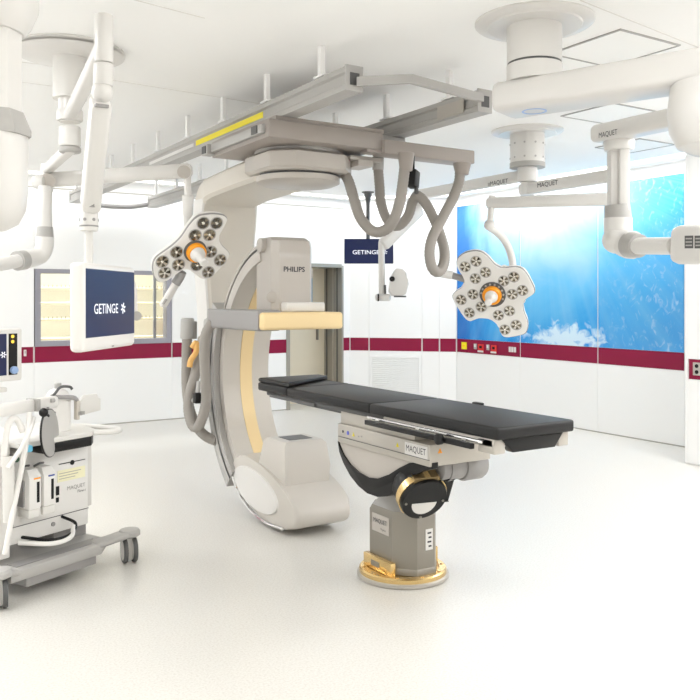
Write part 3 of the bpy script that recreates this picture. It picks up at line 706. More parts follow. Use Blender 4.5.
# hoses of the carriage
def hose(pts, r, parent, name='hose', rib=.011, mt=None):
    b = B(); b.tube([P(*p) for p in pts], r, 14, 10, rib); return obj(name, b, mt or M_HOSE, parent)
hose([(332, 168, 5.62), (341, 170, 5.6), (348, 180, 5.55), (354, 199, 5.5), (361, 219, 5.45), (375, 232, 5.4), (390, 226, 5.36), (399, 205, 5.33), (403, 182, 5.33), (405, 163, 5.33)], .037, xr)
hose([(378, 167, 5.7), (379.5, 185, 5.7), (381, 203, 5.7), (388, 221, 5.7), (398, 226, 5.7), (408, 216, 5.65), (412.5, 202, 5.6), (418, 196, 5.55), (426, 204, 5.55), (433, 217, 5.55), (440, 234, 5.55), (444.5, 251, 5.5), (443.5, 265, 5.42), (438, 272, 5.36), (432, 267, 5.34), (429.5, 252, 5.36), (433, 236, 5.38), (443, 217, 5.42), (454, 196, 5.46), (459, 182, 5.48), (460, 170, 5.48)], .036, xr)
def cone_cap(px, py0, py1, D, r0, r1, mt=M_CARR):
    b = B(); b.cyl(P(px, py0, D), P(px, py1, D), r0, r1, bev=.004); return obj('hose_socket', b, mt, xr)
cone_cap(406, 153, 171, 5.33, .055, .042); cone_cap(462, 163, 175, 5.48, .062, .044); cone_cap(378, 157, 170, 5.7, .042, .04, M_LGREY)
b = B(); b.cyl(P(330, 167, 5.62), P(337, 169.5, 5.6), .045); obj('hose_socket', b, M_DGREY, xr)
b = B(); b.box(P(413, 179, 5.55), (.085, .07, .12), Matrix.Rotation(.5, 3, 'Z') @ Matrix.Rotation(.2, 3, 'Y'), .012); b.cyl(P(413, 170, 5.55), P(413, 156, 5.5), .012); obj('cable_clamp', b, M_BLACK, xr)
b = B(); b.tube([P(416, 185, 5.55), P(417, 199, 5.55)], .014, 10, 1); b.sphere(P(416.5, 192, 5.5), .016); obj('hose_clip', b, M_DGREY, xr)
# hoses and parts beside the C
hose([(187, 336, 6.35), (186.5, 360, 6.35), (186.5, 385, 6.35), (190, 410, 6.35), (198, 428, 6.3), (207, 437, 6.28), (217, 441, 6.25)], .040, xr)
hose([(213, 322, 6.0), (206, 334, 6.0), (204.5, 352, 6.02), (205.5, 380, 6.05), (206, 402, 6.1), (200, 424, 6.12), (193, 426, 6.15), (188.5, 410, 6.18), (190, 393, 6.2), (196, 372, 6.24), (201, 350, 6.3), (203, 338, 6.35)], .040, xr)
b = B(); b.cyl(P(187.5, 318, 6.35), P(187.5, 339, 6.35), .052, .056, bev=.012); b.box(P(191.5, 330, 6.42), (.06, .1, .14), None, .01); obj('hose_socket', b, M_LGREY, xr)
b = B(); b.tube([P(192, 348, 6.2), P(196, 343, 6.2), P(196, 352, 6.2), P(191, 360, 6.2), P(189.5, 367, 6.2)], .022, 10); obj('release_handle', b, mat('handle_tan', (228, 178, 104), .45), xr)
b = B(); b.box(P(197.5, 398, 6.12), (.06, .06, .08), None, .01); obj('hose_clamp', b, M_BLACK, xr)
b = B(); b.cyl(P(186, 402.5, 6.3), P(195, 400, 6.15), .02); b.tube([P(197.5, 398, 6.12), P(198.5, 382, 6.2)], .018, 8, 1); obj('hose_strap', b, M_LGREY, xr)
b = B(); b.bb((2.5, 5.9, .62), (2.7, 6.15, .72), .02); obj('sleeve_foot', b, M_LGREY, xr)

# ------------------------------------------------------------------ ceiling arms
def beam(b, p0, p1, w, h, c=.02, ext0=0, ext1=0, w1=None, h1=None):
    """rounded beam from p0 to p1 (horizontal width w, height h)"""
    p0, p1 = Vector(p0), Vector(p1); d = (p1 - p0).normalized(); p0 = p0 - d * ext0; p1 = p1 + d * ext1
    side = d.cross(Z).normalized(); up = side.cross(d)
    w1 = w1 or w; h1 = h1 or h; L = (p1 - p0).length; e = min(c, L / 4)
    def sec(p, ww, hh, k):
        a, q = ww / 2 - k, hh / 2 - k; cc = min(c, a * .9, q * .9); out = []
        for sx, sy, a0 in ((1, 1, 0), (-1, 1, 90), (-1, -1, 180), (1, -1, 270)):
            for t in (0, 30, 60, 90):
                r = math.radians(a0 + t); out.append(p + side * (sx * (a - cc) + cc * math.cos(r)) + up * (sy * (q - cc) + cc * math.sin(r)))
        return out
    b.loft([sec(p0, w, h, e * .7), sec(p0 + d * e * .3, w, h, e * .25), sec(p0 + d * e, w, h, 0), sec(p1 - d * e, w1, h1, 0), sec(p1 - d * e * .3, w1, h1, e * .25), sec(p1, w1, h1, e * .7)])
    return d, side, up
def flange(parent, c, r=.31, col_r=.14, z1=2.72, seg=40):
    b = B(); b.lathe([(0, ZC - .03), (r * .78, ZC - .03), (r * .8, ZC - .022), (r * .97, ZC - .016), (r, ZC - .008), (r, ZC)], Vector((c[0], c[1], 0)), None, seg); obj('ceiling_flange', b, M_WHITE, parent)
    b = B(); b.lathe([(col_r, z1), (col_r, ZC - .03)], Vector((c[0], c[1], 0)), None, 36); return obj('column', b, M_WHITE, parent)

# surgical light heads -------------------------------------------------------
def lamp_head(root, cpx, D, n, outline, lenses, cx0, cy0, sc, lr, handle, hr=.108):
    n = Vector(n).normalized(); c = P(*cpx, D)
    def Q(x, y, off=0): return PP(cx0 + x / sc, cy0 + y / sc, c + n * off, n)
    pts = [Q(x, y) for x, y in outline]
    sm = smooth_poly(pts, 4); cen = sum(sm, Vector()) / len(sm)
    b = B(); b.prism([cen + (p - cen) * .995 - n * .012 for p in sm], n * .012, .004, 2); head = obj('lamp_head', b, M_MW, root)
    b = B(); b.prism([cen + (p - cen) * 1.012 - n * .030 for p in sm], n * .018); obj('grey_rim', b, M_GREY, head)
    b = B(); b.prism([cen + (p - cen) * 1.0 - n * .062 for p in sm], n * .032, .012, 3); obj('back_shell', b, M_MW, head)
    m = frame_from(n)
    for x, y in lenses:
        p = Q(x, y)
        b = B(); b.lathe([(lr * 1.02, .0), (lr * 1.02, .004), (lr * .92, .004), (lr * .8, .0015)], p, m, 20)
        b.mi = 1; b.lathe([(lr * .95, .0028), (lr * .55, .0022), (lr * .2, .0018), (0, .0016)], p, m, 8)
        b.mi = 2
        for k in range(5):
            a = k * 1.257 + x * .1; b.prism([p + m @ Vector((lr * .9 * math.cos(a), lr * .9 * math.sin(a), .0035)), p + m @ Vector((lr * .9 * math.cos(a + .7), lr * .9 * math.sin(a + .7), .0035)), p + m @ Vector((lr * .22 * math.cos(a + .5), lr * .22 * math.sin(a + .5), .009))], n * -.002)
        b.mi = 1; b.sphere(p + n * .004, lr * .26, 10)
        obj('lens', b, [M_LGREY, M_LENS, M_LENSD], head)
    h0 = Q(*handle)
    b = B(); b.lathe([(hr, 0), (hr, .010), (hr - .008, .016), (0, .018)], h0, m, 32); obj('hub_ring', b, M_DGREY, head)
    b = B(); b.lathe([(min(.078, hr - .012), .016), (min(.078, hr - .012), .045), (min(.07, hr - .02), .056), (0, .056)], h0, m, 32); obj('orange_ring', b, M_ORANGE, head)
    b = B(); b.lathe([(.054, .05), (.050, .075), (.03, .10), (.027, .17), (.03, .185), (.02, .195), (0, .195)], h0, m, 24); obj('handle', b, M_WHITE, head)
    return head, Q, n
M_LENS = mat('lens_reflector', (226, 222, 214), .1, .95)
M_LENSD = mat('lens_dark_facet', (120, 112, 98), .12, .9)

# right-hand light on the second ceiling column
FB = Vector((5.10, 5.16, 0))
sl = thing('surgical_light', (FB.x, FB.y, ZC), 'four lobed white surgical light with sixteen lenses before the blue picture', 'surgical light', 'surgical lights')
flange(sl, FB, .31, .148, 2.72)
b = B(); b.cyl(FB + Z * 2.70, FB + Z * 2.74, .152, n=36)
for k in range(10):
    for z in (2.78, 2.9):
        a = k * .63; b.cyl(FB + Vector((.146 * math.cos(a), .146 * math.sin(a), z)), FB + Vector((.152 * math.cos(a), .152 * math.sin(a), z)), .009, n=8)
obj('bolt_ring', b, M_LGREY, sl)
b = B(); b.cyl(FB + Z * 2.46, FB + Z * 2.574, .06, n=28); obj('spindle', b, M_WHITE, sl)
E1 = Vector((5.10, 4.19, 2.515))
b = B(); d, side, up = beam(b, FB + Z * 2.515, E1, .085, .10, .02, .07, .06); ea = obj('extension_arm', b, M_WHITE, sl)
lettering('MAQUET', FB + Vector((-.0435, -.28, 2.52)), -Y, Z, .045, M_INK, ea, width=.23)
b = B(); b.cyl(E1 + Z * .05, E1 - Z * .30, .04, n=24); obj('elbow_post', b, M_WHITE, sl)
E2 = P(492, 203, 6.7)
b = B(); beam(b, Vector((E1.x, E1.y, 2.33)), E2, .075, .105, .03, .06, .05, .07, .095); obj('spring_arm', b, M_WHITE, sl)
b = B(); b.cyl(E2 + Z * .06, P(490, 224, 6.7), .028, n=20); b.sphere(P(489.5, 225, 6.7), .048); obj('drop_tube', b, M_WHITE, sl)
b = B(); b.tube([P(490, 228, 6.7), P(496, 232, 6.72), P(504, 240, 6.75), P(510, 252, 6.78), P(513, 268, 6.78), P(511, 284, 6.78), P(500, 290, 6.76)], .03, 12); obj('yoke', b, M_WHITE, sl)
OUT_R = [(105, 145), (130, 100), (190, 76), (250, 76), (300, 108), (345, 158), (395, 182), (450, 176), (505, 178), (545, 212), (578, 270), (600, 322), (588, 348), (545, 378), (526, 412), (532, 462), (556, 530), (546, 588), (500, 608), (420, 620), (390, 600), (370, 548), (330, 512), (290, 500), (232, 500), (190, 518), (150, 488), (92, 395), (80, 355), (102, 328), (148, 298), (152, 242), (122, 200)]
LEN_R = [(160, 170), (230, 135), (290, 205), (225, 245), (405, 260), (470, 235), (525, 320), (460, 345), (210, 345), (135, 380), (187, 462), (262, 425), (372, 478), (442, 450), (485, 540), (413, 570)]
head, Q, n = lamp_head(sl, (491, 295), 6.68, Wd(-.34, -.86, -.36), OUT_R, LEN_R, 440, 240, 6.36, .046, (335, 345))
m = frame_from(n)
b = B()
for k in range(9):
    a = -.4 + k * .42; b.cyl(Q(335, 345) + m @ Vector((.091 * math.cos(a), .091 * math.sin(a), .012)), Q(335, 345) + m @ Vector((.091 * math.cos(a), .091 * math.sin(a), .021)), .009, n=8)
obj('hub_button', b, M_LGREY, head)
b = B(); b.tube([Q(160, 250, -.03), Q(120, 238, -.03), Q(80, 226, -.03)], .028, 12, 2); obj('grip_sleeve', b, M_GREY, head)
b = B(); b.tube([Q(82, 226, -.03), Q(40, 218, -.03), Q(10, 216, -.03)], .034, 12, 2); obj('side_grip', b, M_MW, head)

# left-hand light, monitor and elbow arm share the left column
FC = Vector((1.176, 4.93, 0))
s2 = thing('surgical_light', (FC.x, FC.y, ZC), 'three lobed white surgical light with twelve lenses beside the window', 'surgical light', 'surgical lights')
flange(s2, FC, .31, .096, 2.73)
b = B(); b.lathe([(.31, ZC - .031), (.27, ZC - .04), (.11, ZC - .05)], FC, None, 40); b.cyl(FC + Z * 2.60, FC + Z * 2.735, .066, n=28); b.cyl(FC + Z * 2.595, FC + Z * 2.60, .06); b.cyl(FC + Z * 2.45, FC + Z * 2.57, .062, n=28, bev=.01); obj('spindle', b, M_WHITE, s2)
b = B(); b.cyl(FC + Z * 2.415, FC + Z * 2.45, .064, n=28, bev=.01); obj('grey_collar', b, M_LGREY, s2)
HC = P(47, 178, 5.50)
b = B(); beam(b, FC + Z * 2.44, Vector((HC.x, HC.y, 2.43)), .07, .06, .02, .03, .05); obj('extension_arm', b, M_WHITE, s2)
b = B(); b.cyl(Vector((HC.x, HC.y, 2.28)), Vector((HC.x, HC.y, 2.47)), .04, n=24, bev=.008); obj('elbow_post', b, M_WHITE, s2)
LE = P(185, 171, 5.56)
b = B(); beam(b, Vector((HC.x, HC.y, 2.36)) , LE, .08, .10, .035, .05, .05, .075, .10); sa = obj('spring_arm', b, M_WHITE, s2)
b = B(); b.cyl(P(48, 181, 5.44), P(48, 181, 5.40), .05, n=24); obj('pivot_cap', b, M_OFF, sa)
b = B(); b.cyl(P(184, 172, 5.51), P(184, 172, 5.505), .045, n=24); obj('pivot_cap', b, M_OFF, sa)
b = B(); b.cyl(P(187, 172, 5.56), P(188, 197, 5.56), .025, n=20); b.cyl(P(188, 195, 5.56), P(188, 216, 5.6), .04, .034, n=20, bev=.01); obj('drop_tube', b, M_WHITE, s2)
b = B(); b.tube([P(188, 212, 5.6), P(188, 222, 5.66), P(190, 238, 5.7), P(195, 250, 5.68)], .03, 10); obj('yoke', b, M_WHITE, s2)
OUT_L = [(335, 82), (380, 68), (440, 62), (500, 70), (524, 92), (505, 138), (478, 185), (470, 215), (492, 260), (538, 310), (522, 348), (482, 400), (440, 442), (388, 474), (352, 466), (318, 440), (272, 408), (240, 414), (200, 440), (150, 476), (106, 494), (74, 478), (56, 430), (58, 372), (84, 332), (170, 270), (232, 212), (285, 135)]
LEN_L = [(370, 115), (455, 115), (318, 193), (410, 190), (200, 300), (110, 360), (212, 380), (125, 432), (418, 297), (478, 350), (330, 382), (402, 427)]
head2, Q2, n2 = lamp_head(s2, (195, 250), 5.56, Wd(.46, -.74, -.46), OUT_L, LEN_L, 145, 205, 6.367, .046, (318, 292), .080)
b = B(); b.tube([Q2(235, 425, -.03), Q2(220, 460, -.03), Q2(195, 500, -.03)], .033, 12, 2); obj('grip_sleeve', b, M_GREY, head2)
b = B(); q0, q1 = Q2(200, 495, -.03), Q2(112, 645, -.03); beam(b, q0, q1, .075, .035, .015); obj('side_grip', b, M_MW, head2)
b = B(); q0, q1 = Q2(140, 598, -.008), Q2(118, 632, -.008); beam(b, q0, q1, .04, .012, .004); obj('grip_window', b, M_LGREY, head2)

# monitor arm (upper arm of the left column)
T0 = P(104, 40, 3.50)
mo = thing('ceiling_monitor', (FC.x, FC.y, 2.64), 'white framed monitor on a long ceiling arm showing a navy screen by the window', 'monitor')
b = B(); beam(b, Vector((FC.x, FC.y, 2.635)), Vector((T0.x, T0.y, 2.635)), .075, .06, .02, .06, .02); b.cyl(Vector((FC.x, FC.y, 2.60)), Vector((FC.x, FC.y, 2.668)), .075, n=28, bev=.01); obj('extension_arm', b, M_WHITE, mo)
b = B(); b.cyl(P(104, 63, 3.50), P(104, 15, 3.50), .039, n=28, bev=.005); obj('upper_tube', b, M_WHITE, mo)
b = B(); b.cyl(P(103, 86, 3.50), P(103.5, 64, 3.50), .042, n=28, bev=.004); b.sphere(P(102, 92, 3.5), .044, 20, (1, 1, 1.2)); obj('hinge', b, M_WHITE, mo)
b = B(); b.box(P(101.5, 106, 3.46), (.055, .03, .012)); obj('hinge_gap', b, M_GREY, mo)
pA, pB = P(101, 100, 3.50), P(90, 208, 3.80)
b = B(); beam(b, pA, pB, .085, .115, .02); obj('spring_arm', b, M_WHITE, mo)
b = B(); b.box(P(89.5, 203, 3.74), (.05, .02, .04), Matrix.Rotation(-YAW, 3, 'Z')); obj('grip_window', b, M_GREY, mo)
b = B(); b.cyl(P(89, 206, 3.8), P(89, 231, 3.8), .041, n=28, bev=.004); b.cyl(P(89, 229, 3.8), P(89, 290, 3.82), .019, n=20); obj('drop_tube', b, M_WHITE, mo)
b = B(); b.cyl(P(89, 225.5, 3.8), P(89, 227, 3.8), .0425, n=28); 
for k in range(8): b.cyl(P(89, 220, 3.8) + Vector((.038 * math.cos(k), .038 * math.sin(k), 0)), P(89, 220, 3.8) + Vector((.043 * math.cos(k), .043 * math.sin(k), 0)), .008, n=8)
obj('collar', b, M_GREY, mo)
# the screen
sL, sR = P(83.6, 262, 3.58), P(135.5, 271, 4.18)
def quad_on(px, py, off=0): return PP(px, py, sc_c + sc_n * off, sc_n)
tang = (sR - sL); tang.z = 0; tang.normalize(); sc_n = tang.cross(Z).normalized(); sc_n = sc_n if sc_n.dot(EYE - sL) > 0 else -sc_n
sc_c = (sL + sR) / 2
sm_ = Matrix((tang, -sc_n, Z)).transposed()
zt, zbt = P(83.6, 262, 3.58).z, P(83.6, 352.8, 3.58).z
wdt = (Vector((sR.x, sR.y, 0)) - Vector((sL.x, sL.y, 0))).length
ctr = Vector((sc_c.x, sc_c.y, (zt + zbt) / 2))
b = B(); b.box(ctr - sc_n * .035, (wdt, .07, zt - zbt), sm_, .022, 4); scr = obj('monitor_case', b, M_MW, mo)
b = B(); b.box(ctr - sc_n * .085, (wdt * .5, .04, (zt - zbt) * .6), sm_, .015, 3); obj('rear_cover', b, M_WHITE, scr)
b = B(); sz = (zt - zbt); b.box(ctr + sc_n * .0005 + Z * .018, (wdt * .93, .003, sz * .775), sm_); obj('screen', b, M_NAVY, scr)
lc = quad_on(109.5, 308.5, .0025)
lettering('GETINGE', lc - tang * .035, tang, Z, .046, M_LETTER, scr, width=.27, bold=.0)
b = B(); st = lc + tang * .165
for k in range(6):
    a = k * math.pi / 3 + .3; b.box(st + (tang * math.cos(a) + Z * math.sin(a)) * .017, (.020, .002, .007), sm_ @ Matrix.Rotation(-a, 3, 'Y'))
obj('logo_mark', b, M_LETTER, scr)
b = B(); b.box(quad_on(113, 346, .001), (.022, .002, .006), sm_); obj('maker_mark', b, M_GREY, scr)
b = B(); pr_ = ctr + tang * (wdt / 2 + .0); b.tube([pr_ + Z * .13 - sc_n * .03, pr_ + tang * .04 + Z * .11 - sc_n * .03, pr_ + tang * .055 + Z * .03 - sc_n * .03, pr_ + tang * .05 - Z * .05 - sc_n * .03, pr_ - Z * .07 - sc_n * .03], .018, 12); obj('side_handle', b, M_WHITE, scr)
b = B(); b.cyl(pr_ + tang * .06 - Z * .05 - sc_n * .02, pr_ + tang * .02 - Z * .05 + sc_n * .0, .024); obj('handle_knob', b, M_LGREY, scr)

# elbow arm hanging left of the monitor
ea = thing('elbow_arm', P(46, 188, 5.4), 'white hanging arm with grey ringed elbow beside the machine screen', 'arm')
b = B(); b.cyl(P(45, 186, 5.40), P(45, 230, 5.40), .046, n=24, bev=.006); b.cyl(P(33, 182, 5.40), P(45, 182, 5.40), .045, n=24, bev=.02); obj('post', b, M_WHITE, ea)
b = B(); b.cyl(P(45, 227, 5.40), P(45, 238, 5.40), .050, .056, n=28); obj('elbow_ring', b, M_LGREY, ea)
def elbow(parent, pts, r):
    b = B(); b.tube([P(*p) for p in pts], r, 18, 5); b.sphere(P(*pts[-1]), r, 16); return obj('elbow', b, M_WHITE, parent)
elbow(ea, [(45, 237, 5.36), (44.5, 246, 5.36), (41, 254, 5.35), (33, 258, 5.3), (22, 260, 5.2)], .058)
b = B(); b.cyl(P(24, 260, 5.21), P(17, 261, 5.15), .062, n=28); obj('elbow_ring', b, M_LGREY, ea)
b = B(); b.cyl(P(18, 261, 5.15), P(-40, 272, 4.75), .042, n=24); obj('side_tube', b, M_WHITE, ea)

# left front pendant column
lpn = thing('ceiling_pendant', (.503, 3.23, ZC), 'thick white pendant column with grey collar hanging beside the monitor arm', 'pendant', 'ceiling pendants')
G0 = Vector((.48, 3.235, 0))
b = B(); b.lathe([(0, ZC - .03), (.3, ZC - .03), (.32, ZC)], G0, None, 36); b.cyl(G0 + Z * 2.75, G0 + Z * (ZC - .03), .14, n=32); obj('ceiling_flange', b, M_WHITE, lpn)
b = B(); b.lathe([(.0, 2.53), (.125, 2.53), (.15, 2.56), (.175, 2.62), (.18, 2.75), (.0, 2.75)], G0, None, 36); obj('bearing', b, M_WHITE, lpn)
def o8(c, r, z, f=.45): return [c + Vector((x * r, y * r, z)) for x, y in ((-1, -f), (-f, -1), (f, -1), (1, -f), (1, f), (f, 1), (-f, 1), (-1, f))]
b = B(); b.loft([o8(G0, .108, 2.2), o8(G0, .108, 2.54)]); obj('post', b, M_WHITE, lpn)
b = B(); b.loft([o8(G0, .138, 2.15, .5), o8(G0, .138, 2.17, .5), o8(G0, .112, 2.24, .5)]); obj('grey_collar', b, M_LGREY, lpn)
b = B(); b.lathe([(0, 1.80), (.06, 1.805), (.105, 1.83), (.13, 1.88), (.137, 1.95), (.139, 2.15), (0, 2.15)], G0, None, 36); obj('lower_housing', b, M_WHITE, lpn)

# right front pendant with the wide beam
FA = Vector((3.13, 3.115, 0))
rp = thing('ceiling_pendant', (FA.x, FA.y, ZC), 'wide white pendant beam under a round ceiling flange nearest the rails', 'pendant', 'ceiling pendants')
flange(rp, FA, .312, .143, 2.80)
b = B(); b.cyl(FA + Z * 2.785, FA + Z * 2.80, .139, n=36); obj('dark_gap', b, M_DGREY, rp)
b = B(); b.cyl(FA + Z * 2.70, FA + Z * 2.788, .145, n=36); obj('lower_collar', b, M_WHITE, rp)
bd = Wd(.80, -.60, 0).normalized()
b = B(); beam(b, FA + Z * 2.625, FA + Z * 2.625 + bd * 1.15, .27, .155, .032, .19, 0); bm_ = obj('beam', b, M_WHITE, rp)
b = B(); b.hoop([(.055, 2.5455), (.065, 2.5455), (.065, 2.5485), (.055, 2.5485)], FA, None, 36); obj('ring_mark', b, M_KNOB, bm_)
je = FA + bd * .90
b = B(); b.lathe([(0, 2.22), (.10, 2.225), (.17, 2.26), (.205, 2.33), (.215, 2.42), (.2, 2.55), (0, 2.56)], je, None, 40); obj('joint_housing', b, M_WHITE, rp)

# right rear pendant with elbow
RHB = P(606, 140, 5.62); XH = RHB.x
r3 = thing('ceiling_pendant', (XH, 2.55, ZC), 'white pendant arm with grey ringed elbow and a two window end box', 'pendant', 'ceiling pendants')
b = B(); b.lathe([(0, ZC - .03), (.29, ZC - .03), (.31, ZC)], Vector((XH, 2.55, 0)), None, 36); b.cyl((XH, 2.55, 2.74), (XH, 2.55, ZC - .02), .14, n=32); obj('ceiling_flange', b, M_WHITE, r3)
b = B(); beam(b, (XH, RHB.y, 2.70), (XH, 2.45, 2.70), .16, .12, .03, .08, .1); ba = obj('beam', b, M_WHITE, r3)
lettering('MAQUET', PX(608, 134, XH - .0805), -Y, Z, .042, M_INK, ba, width=.155)
b = B(); b.cyl(P(619, 140, 5.6), P(619, 151, 5.6), .105, .10, n=32, bev=.015); obj('bearing', b, M_WHITE, r3)
b = B(); b.box((P(614, 150, 5.62) + P(614, 208, 5.62)) / 2, (.075, .1, .42), Matrix.Rotation(-YAW, 3, 'Z'), .012); b.box((P(622.5, 150, 5.58) + P(622.5, 212, 5.58)) / 2, (.07, .1, .43), Matrix.Rotation(-YAW, 3, 'Z'), .012); obj('post', b, M_WHITE, r3)
b = B(); b.cyl(P(617, 205, 5.6), P(618, 219, 5.6), .085, .092, n=32); obj('elbow_ring', b, M_LGREY, r3)
b = B(); b.tube([P(*p) for p in ((618, 218, 5.6), (618, 228, 5.6), (620, 238, 5.58), (627, 244, 5.52), (633, 245, 5.46))], .095, 20, 5); b.sphere(P(617, 240, 5.58), .10, 20, (1, 1, .95)); obj('elbow', b, M_WHITE, r3)
b = B(); b.cyl(P(630, 245, 5.47), P(639, 246, 5.36), .088, .078, n=32); obj('elbow_ring', b, M_LGREY, r3)
b = B(); b.cyl(P(637, 246, 5.37), P(674, 246, 5.0), .055, n=24); obj('side_tube', b, M_WHITE, r3)
b = B(); q0, q1 = P(674, 245, 5.0), P(740, 244, 4.6); beam(b, q0, q1, .12, .235, .05); eb = obj('end_box', b, M_WHITE, r3)
ed = (q1 - q0).normalized(); es = ed.cross(Z).normalized(); es = es if es.dot(EYE - q0) > 0 else -es
for px in (689, 699):
    pc = PP(px, 242, q0 + es * .061, es); b = B(); b.box(pc, (.06, .003, .075), Matrix((ed, es, Z)).transposed()); w_ = obj('display_window', b, M_DGREY, eb)
    for k in range(3):
        b = B(); b.box(pc + es * .002 + Z * (.02 - k * .02), (.045, .002, .008), Matrix((ed, es, Z)).transposed()); obj('display_bar', b, M_LGREY, eb)

# camera arm on the second column
ca = thing('camera_arm', (FB.x, FB.y, 2.645), 'white ceiling arm carrying a small white camera before the corner wall', 'camera')
CEY = 6.72
b = B(); beam(b, FB + Z * 2.635, Vector((5.10, CEY, 2.635)), .085, .10, .02, .06, .05); b.cyl(FB + Z * 2.576, FB + Z * 2.699, .085, n=28); xa = obj('extension_arm', b, M_WHITE, ca)
lettering('MAQUET', PX(499, 182.5, 5.10 - .0435), -Y, Z, .045, M_INK, xa, width=.23)
b = B(); b.box(PX(489, 184.5, 5.10 - .044), (.002, .03, .03)); obj('logo_mark', b, M_LGREY, xa)
b = B(); b.cyl((5.10, CEY, 2.60), (5.10, CEY, 2.44), .038, n=20, bev=.006); obj('elbow_post', b, M_WHITE, ca)
pA = Vector((5.10, CEY, 2.47)); pB = P(384, 244, 8.1)
b = B(); beam(b, pA, pB, .10, .12, .03, .03, .03); obj('spring_arm', b, M_WHITE, ca)
b = B(); b.tube([pB, P(382, 242, 8.1), P(381.5, 250, 8.1), P(382, 298, 8.1)], .032, 12, 3); b.cyl(P(376, 297.5, 8.1), P(390, 297.5, 8.05), .035, n=20, bev=.008); obj('drop_tube', b, M_WHITE, ca)
b = B(); b.cyl(P(377.5, 297.5, 8.06), P(379, 297.5, 8.06), .037, n=20); obj('dark_ring', b, M_BLACK, ca)
cb_ = [(389, 291), (391, 277), (394, 271), (397, 268), (403, 269), (406.5, 273), (407, 281), (409, 284), (406, 294), (400, 297), (392, 296)]
b = B(); b.prism([P(x, y, 8.0) for x, y in cb_], Wd(0, .16, 0), .015, 3); cbd = obj('camera_body', b, M_WHITE, ca)
b = B(); q = P(392.6, 279, 7.99); b.cyl(q, q + Wd(-.1, -.3, 0).normalized() * .03, .026, n=20, bev=.004); obj('lens', b, M_BLACK, cbd)
b = B(); b.box(P(400, 296.5, 7.99), (.12, .02, .015), Matrix.Rotation(-YAW, 3, 'Z')); obj('dark_strip', b, M_DGREY, cbd)
b = B(); b.tube([P(385, 285, 8.07), P(385, 294, 8.07)], .012, 8, 1); obj('cable', b, M_DGREY, ca)

# far ceiling screen
fm_ = thing('ceiling_screen', PZ(368, 192, ZC), 'small navy screen hanging on a dark pole before the corner wall', 'screen')
fp = PZ(368, 192, ZC)
b = B(); b.lathe([(0, ZC - .02), (.06, ZC - .02), (.085, ZC - .008), (.085, ZC)], Vector((fp.x, fp.y, 0)), None, 24); b.lathe([(.028, ZC - .14), (.055, ZC - .02)], Vector((fp.x, fp.y, 0)), None, 20); obj('ceiling_flange', b, M_DGREY, fm_)
DF = fp.dot(Wd(0, 1, 0))
b = B(); b.cyl(P(368, 197, DF), P(368, 248, DF), .026, n=16); obj('pole', b, M_DGREY, fm_)
fn = Wd(0, -1, 0); fx = Wd(1, 0, 0); fmx = Matrix((fx, -fn, Z)).transposed()
fc = P(368.7, 251.5, DF) + fn * .05
b = B(); b.box(fc, (.665, .05, .335), fmx, .006); sc2 = obj('screen_case', b, M_BLACK, fm_)
b = B(); b.box(fc + fn * .0262, (.655, .003, .325), fmx); obj('screen', b, M_NAVY, sc2)
lettering('GETINGE', P(366, 252.2, DF - .08), fx, Z, .055, M_LETTER, sc2, width=.36, bold=.0)
b = B(); stt = P(385, 252.2, DF - .079)
for k in range(6):
    a = k * math.pi / 3 + .3; b.box(stt + (fx * math.cos(a) + Z * math.sin(a)) * .02, (.024, .002, .008), fmx @ Matrix.Rotation(-a, 3, 'Y'))
obj('logo_mark', b, M_LETTER, sc2)

# ------------------------------------------------------------------ anaesthesia machine (local frame: x right along its front, y to its back)
ME = math.atan2(.423, .906)
am = thing('anaesthesia_machine', (1.48, 4.77, 0), 'white anaesthesia machine on grey caster base with navy screen and two vaporizers', 'medical machine', rz=ME)
def AO(name, b, mt, parent=None): return obj(name, b, mt, parent or am, True)
def caster(x, y):
    b = B(); b.lathe([(0, .150), (.045, .150), (.06, .160), (.06, .182), (.05, .195), (0, .197)], (x, y, 0), None, 24, 1.1, 1); cs = AO('caster', b, M_LGREY)
    rz = Matrix.Rotation(-.55, 3, 'Z')
    for s in (-1, 1):
        c = Vector((x, y, .073)); ax = rz @ Vector((1, 0, 0))
        b = B(); b.hoop([(.045, -.012), (.07, -.012), (.073, -.006), (.073, .006), (.07, .012), (.045, .012)], c + ax * s * .028, frame_from(ax), 28); AO('tyre', b, M_DGREY, cs)
        b = B(); b.lathe([(0, -.013), (.056, -.013), (.060, -.01), (.060, .01), (.056, .013), (0, .013)], c + ax * s * .028, frame_from(ax), 28); AO('wheel', b, M_OFFW, cs)
    b = B(); b.box((x, y, .085), (.03, .03, .14), rz); b.cyl(Vector((x, y, .073)) - ax * .04, Vector((x, y, .073)) + ax * .04, .014, n=12); AO('fork', b, M_OFFW, cs)
caster(0, 0); caster(-.855, 0); caster(-.02, .62); caster(-.83, .62)
b = B(); b.prism([(-.80, -.02, .105), (-.22, -.02, .105), (-.12, .06, .105), (-.12, .60, .105), (-.74, .60, .105), (-.80, .5, .105)], (0, 0, .062), .012, 2); base = AO('base', b, M_LGREY)
b = B(); beam(b, (-.24, .03, .155), (-.02, .0, .172), .10, .035, .015); AO('base_arm', b, M_LGREY, base)
b = B(); beam(b, (-.76, .03, .15), (-.84, .0, .172), .11, .035, .015); AO('base_arm', b, M_LGREY, base)
b = B(); b.prism([(-.74, .02, .168), (-.26, .02, .168), (-.18, .1, .168), (-.74, .1, .168)], (0, 0, .004)); b.prism([(-.70, -.005, .06), (-.25, -.005, .06), (-.25, .5, .06), (-.70, .5, .06)], (0, 0, .045)); AO('base_skirt', b, M_GREY, base)
b = B(); b.bb((-.36, .22, .16), (-.13, .52, .40), .01); AO('support_column', b, M_GREY)
b = B(); b.bb((-.70, .15, .245), (-.175, .56, .735), .008); body = AO('body', b, M_MW)
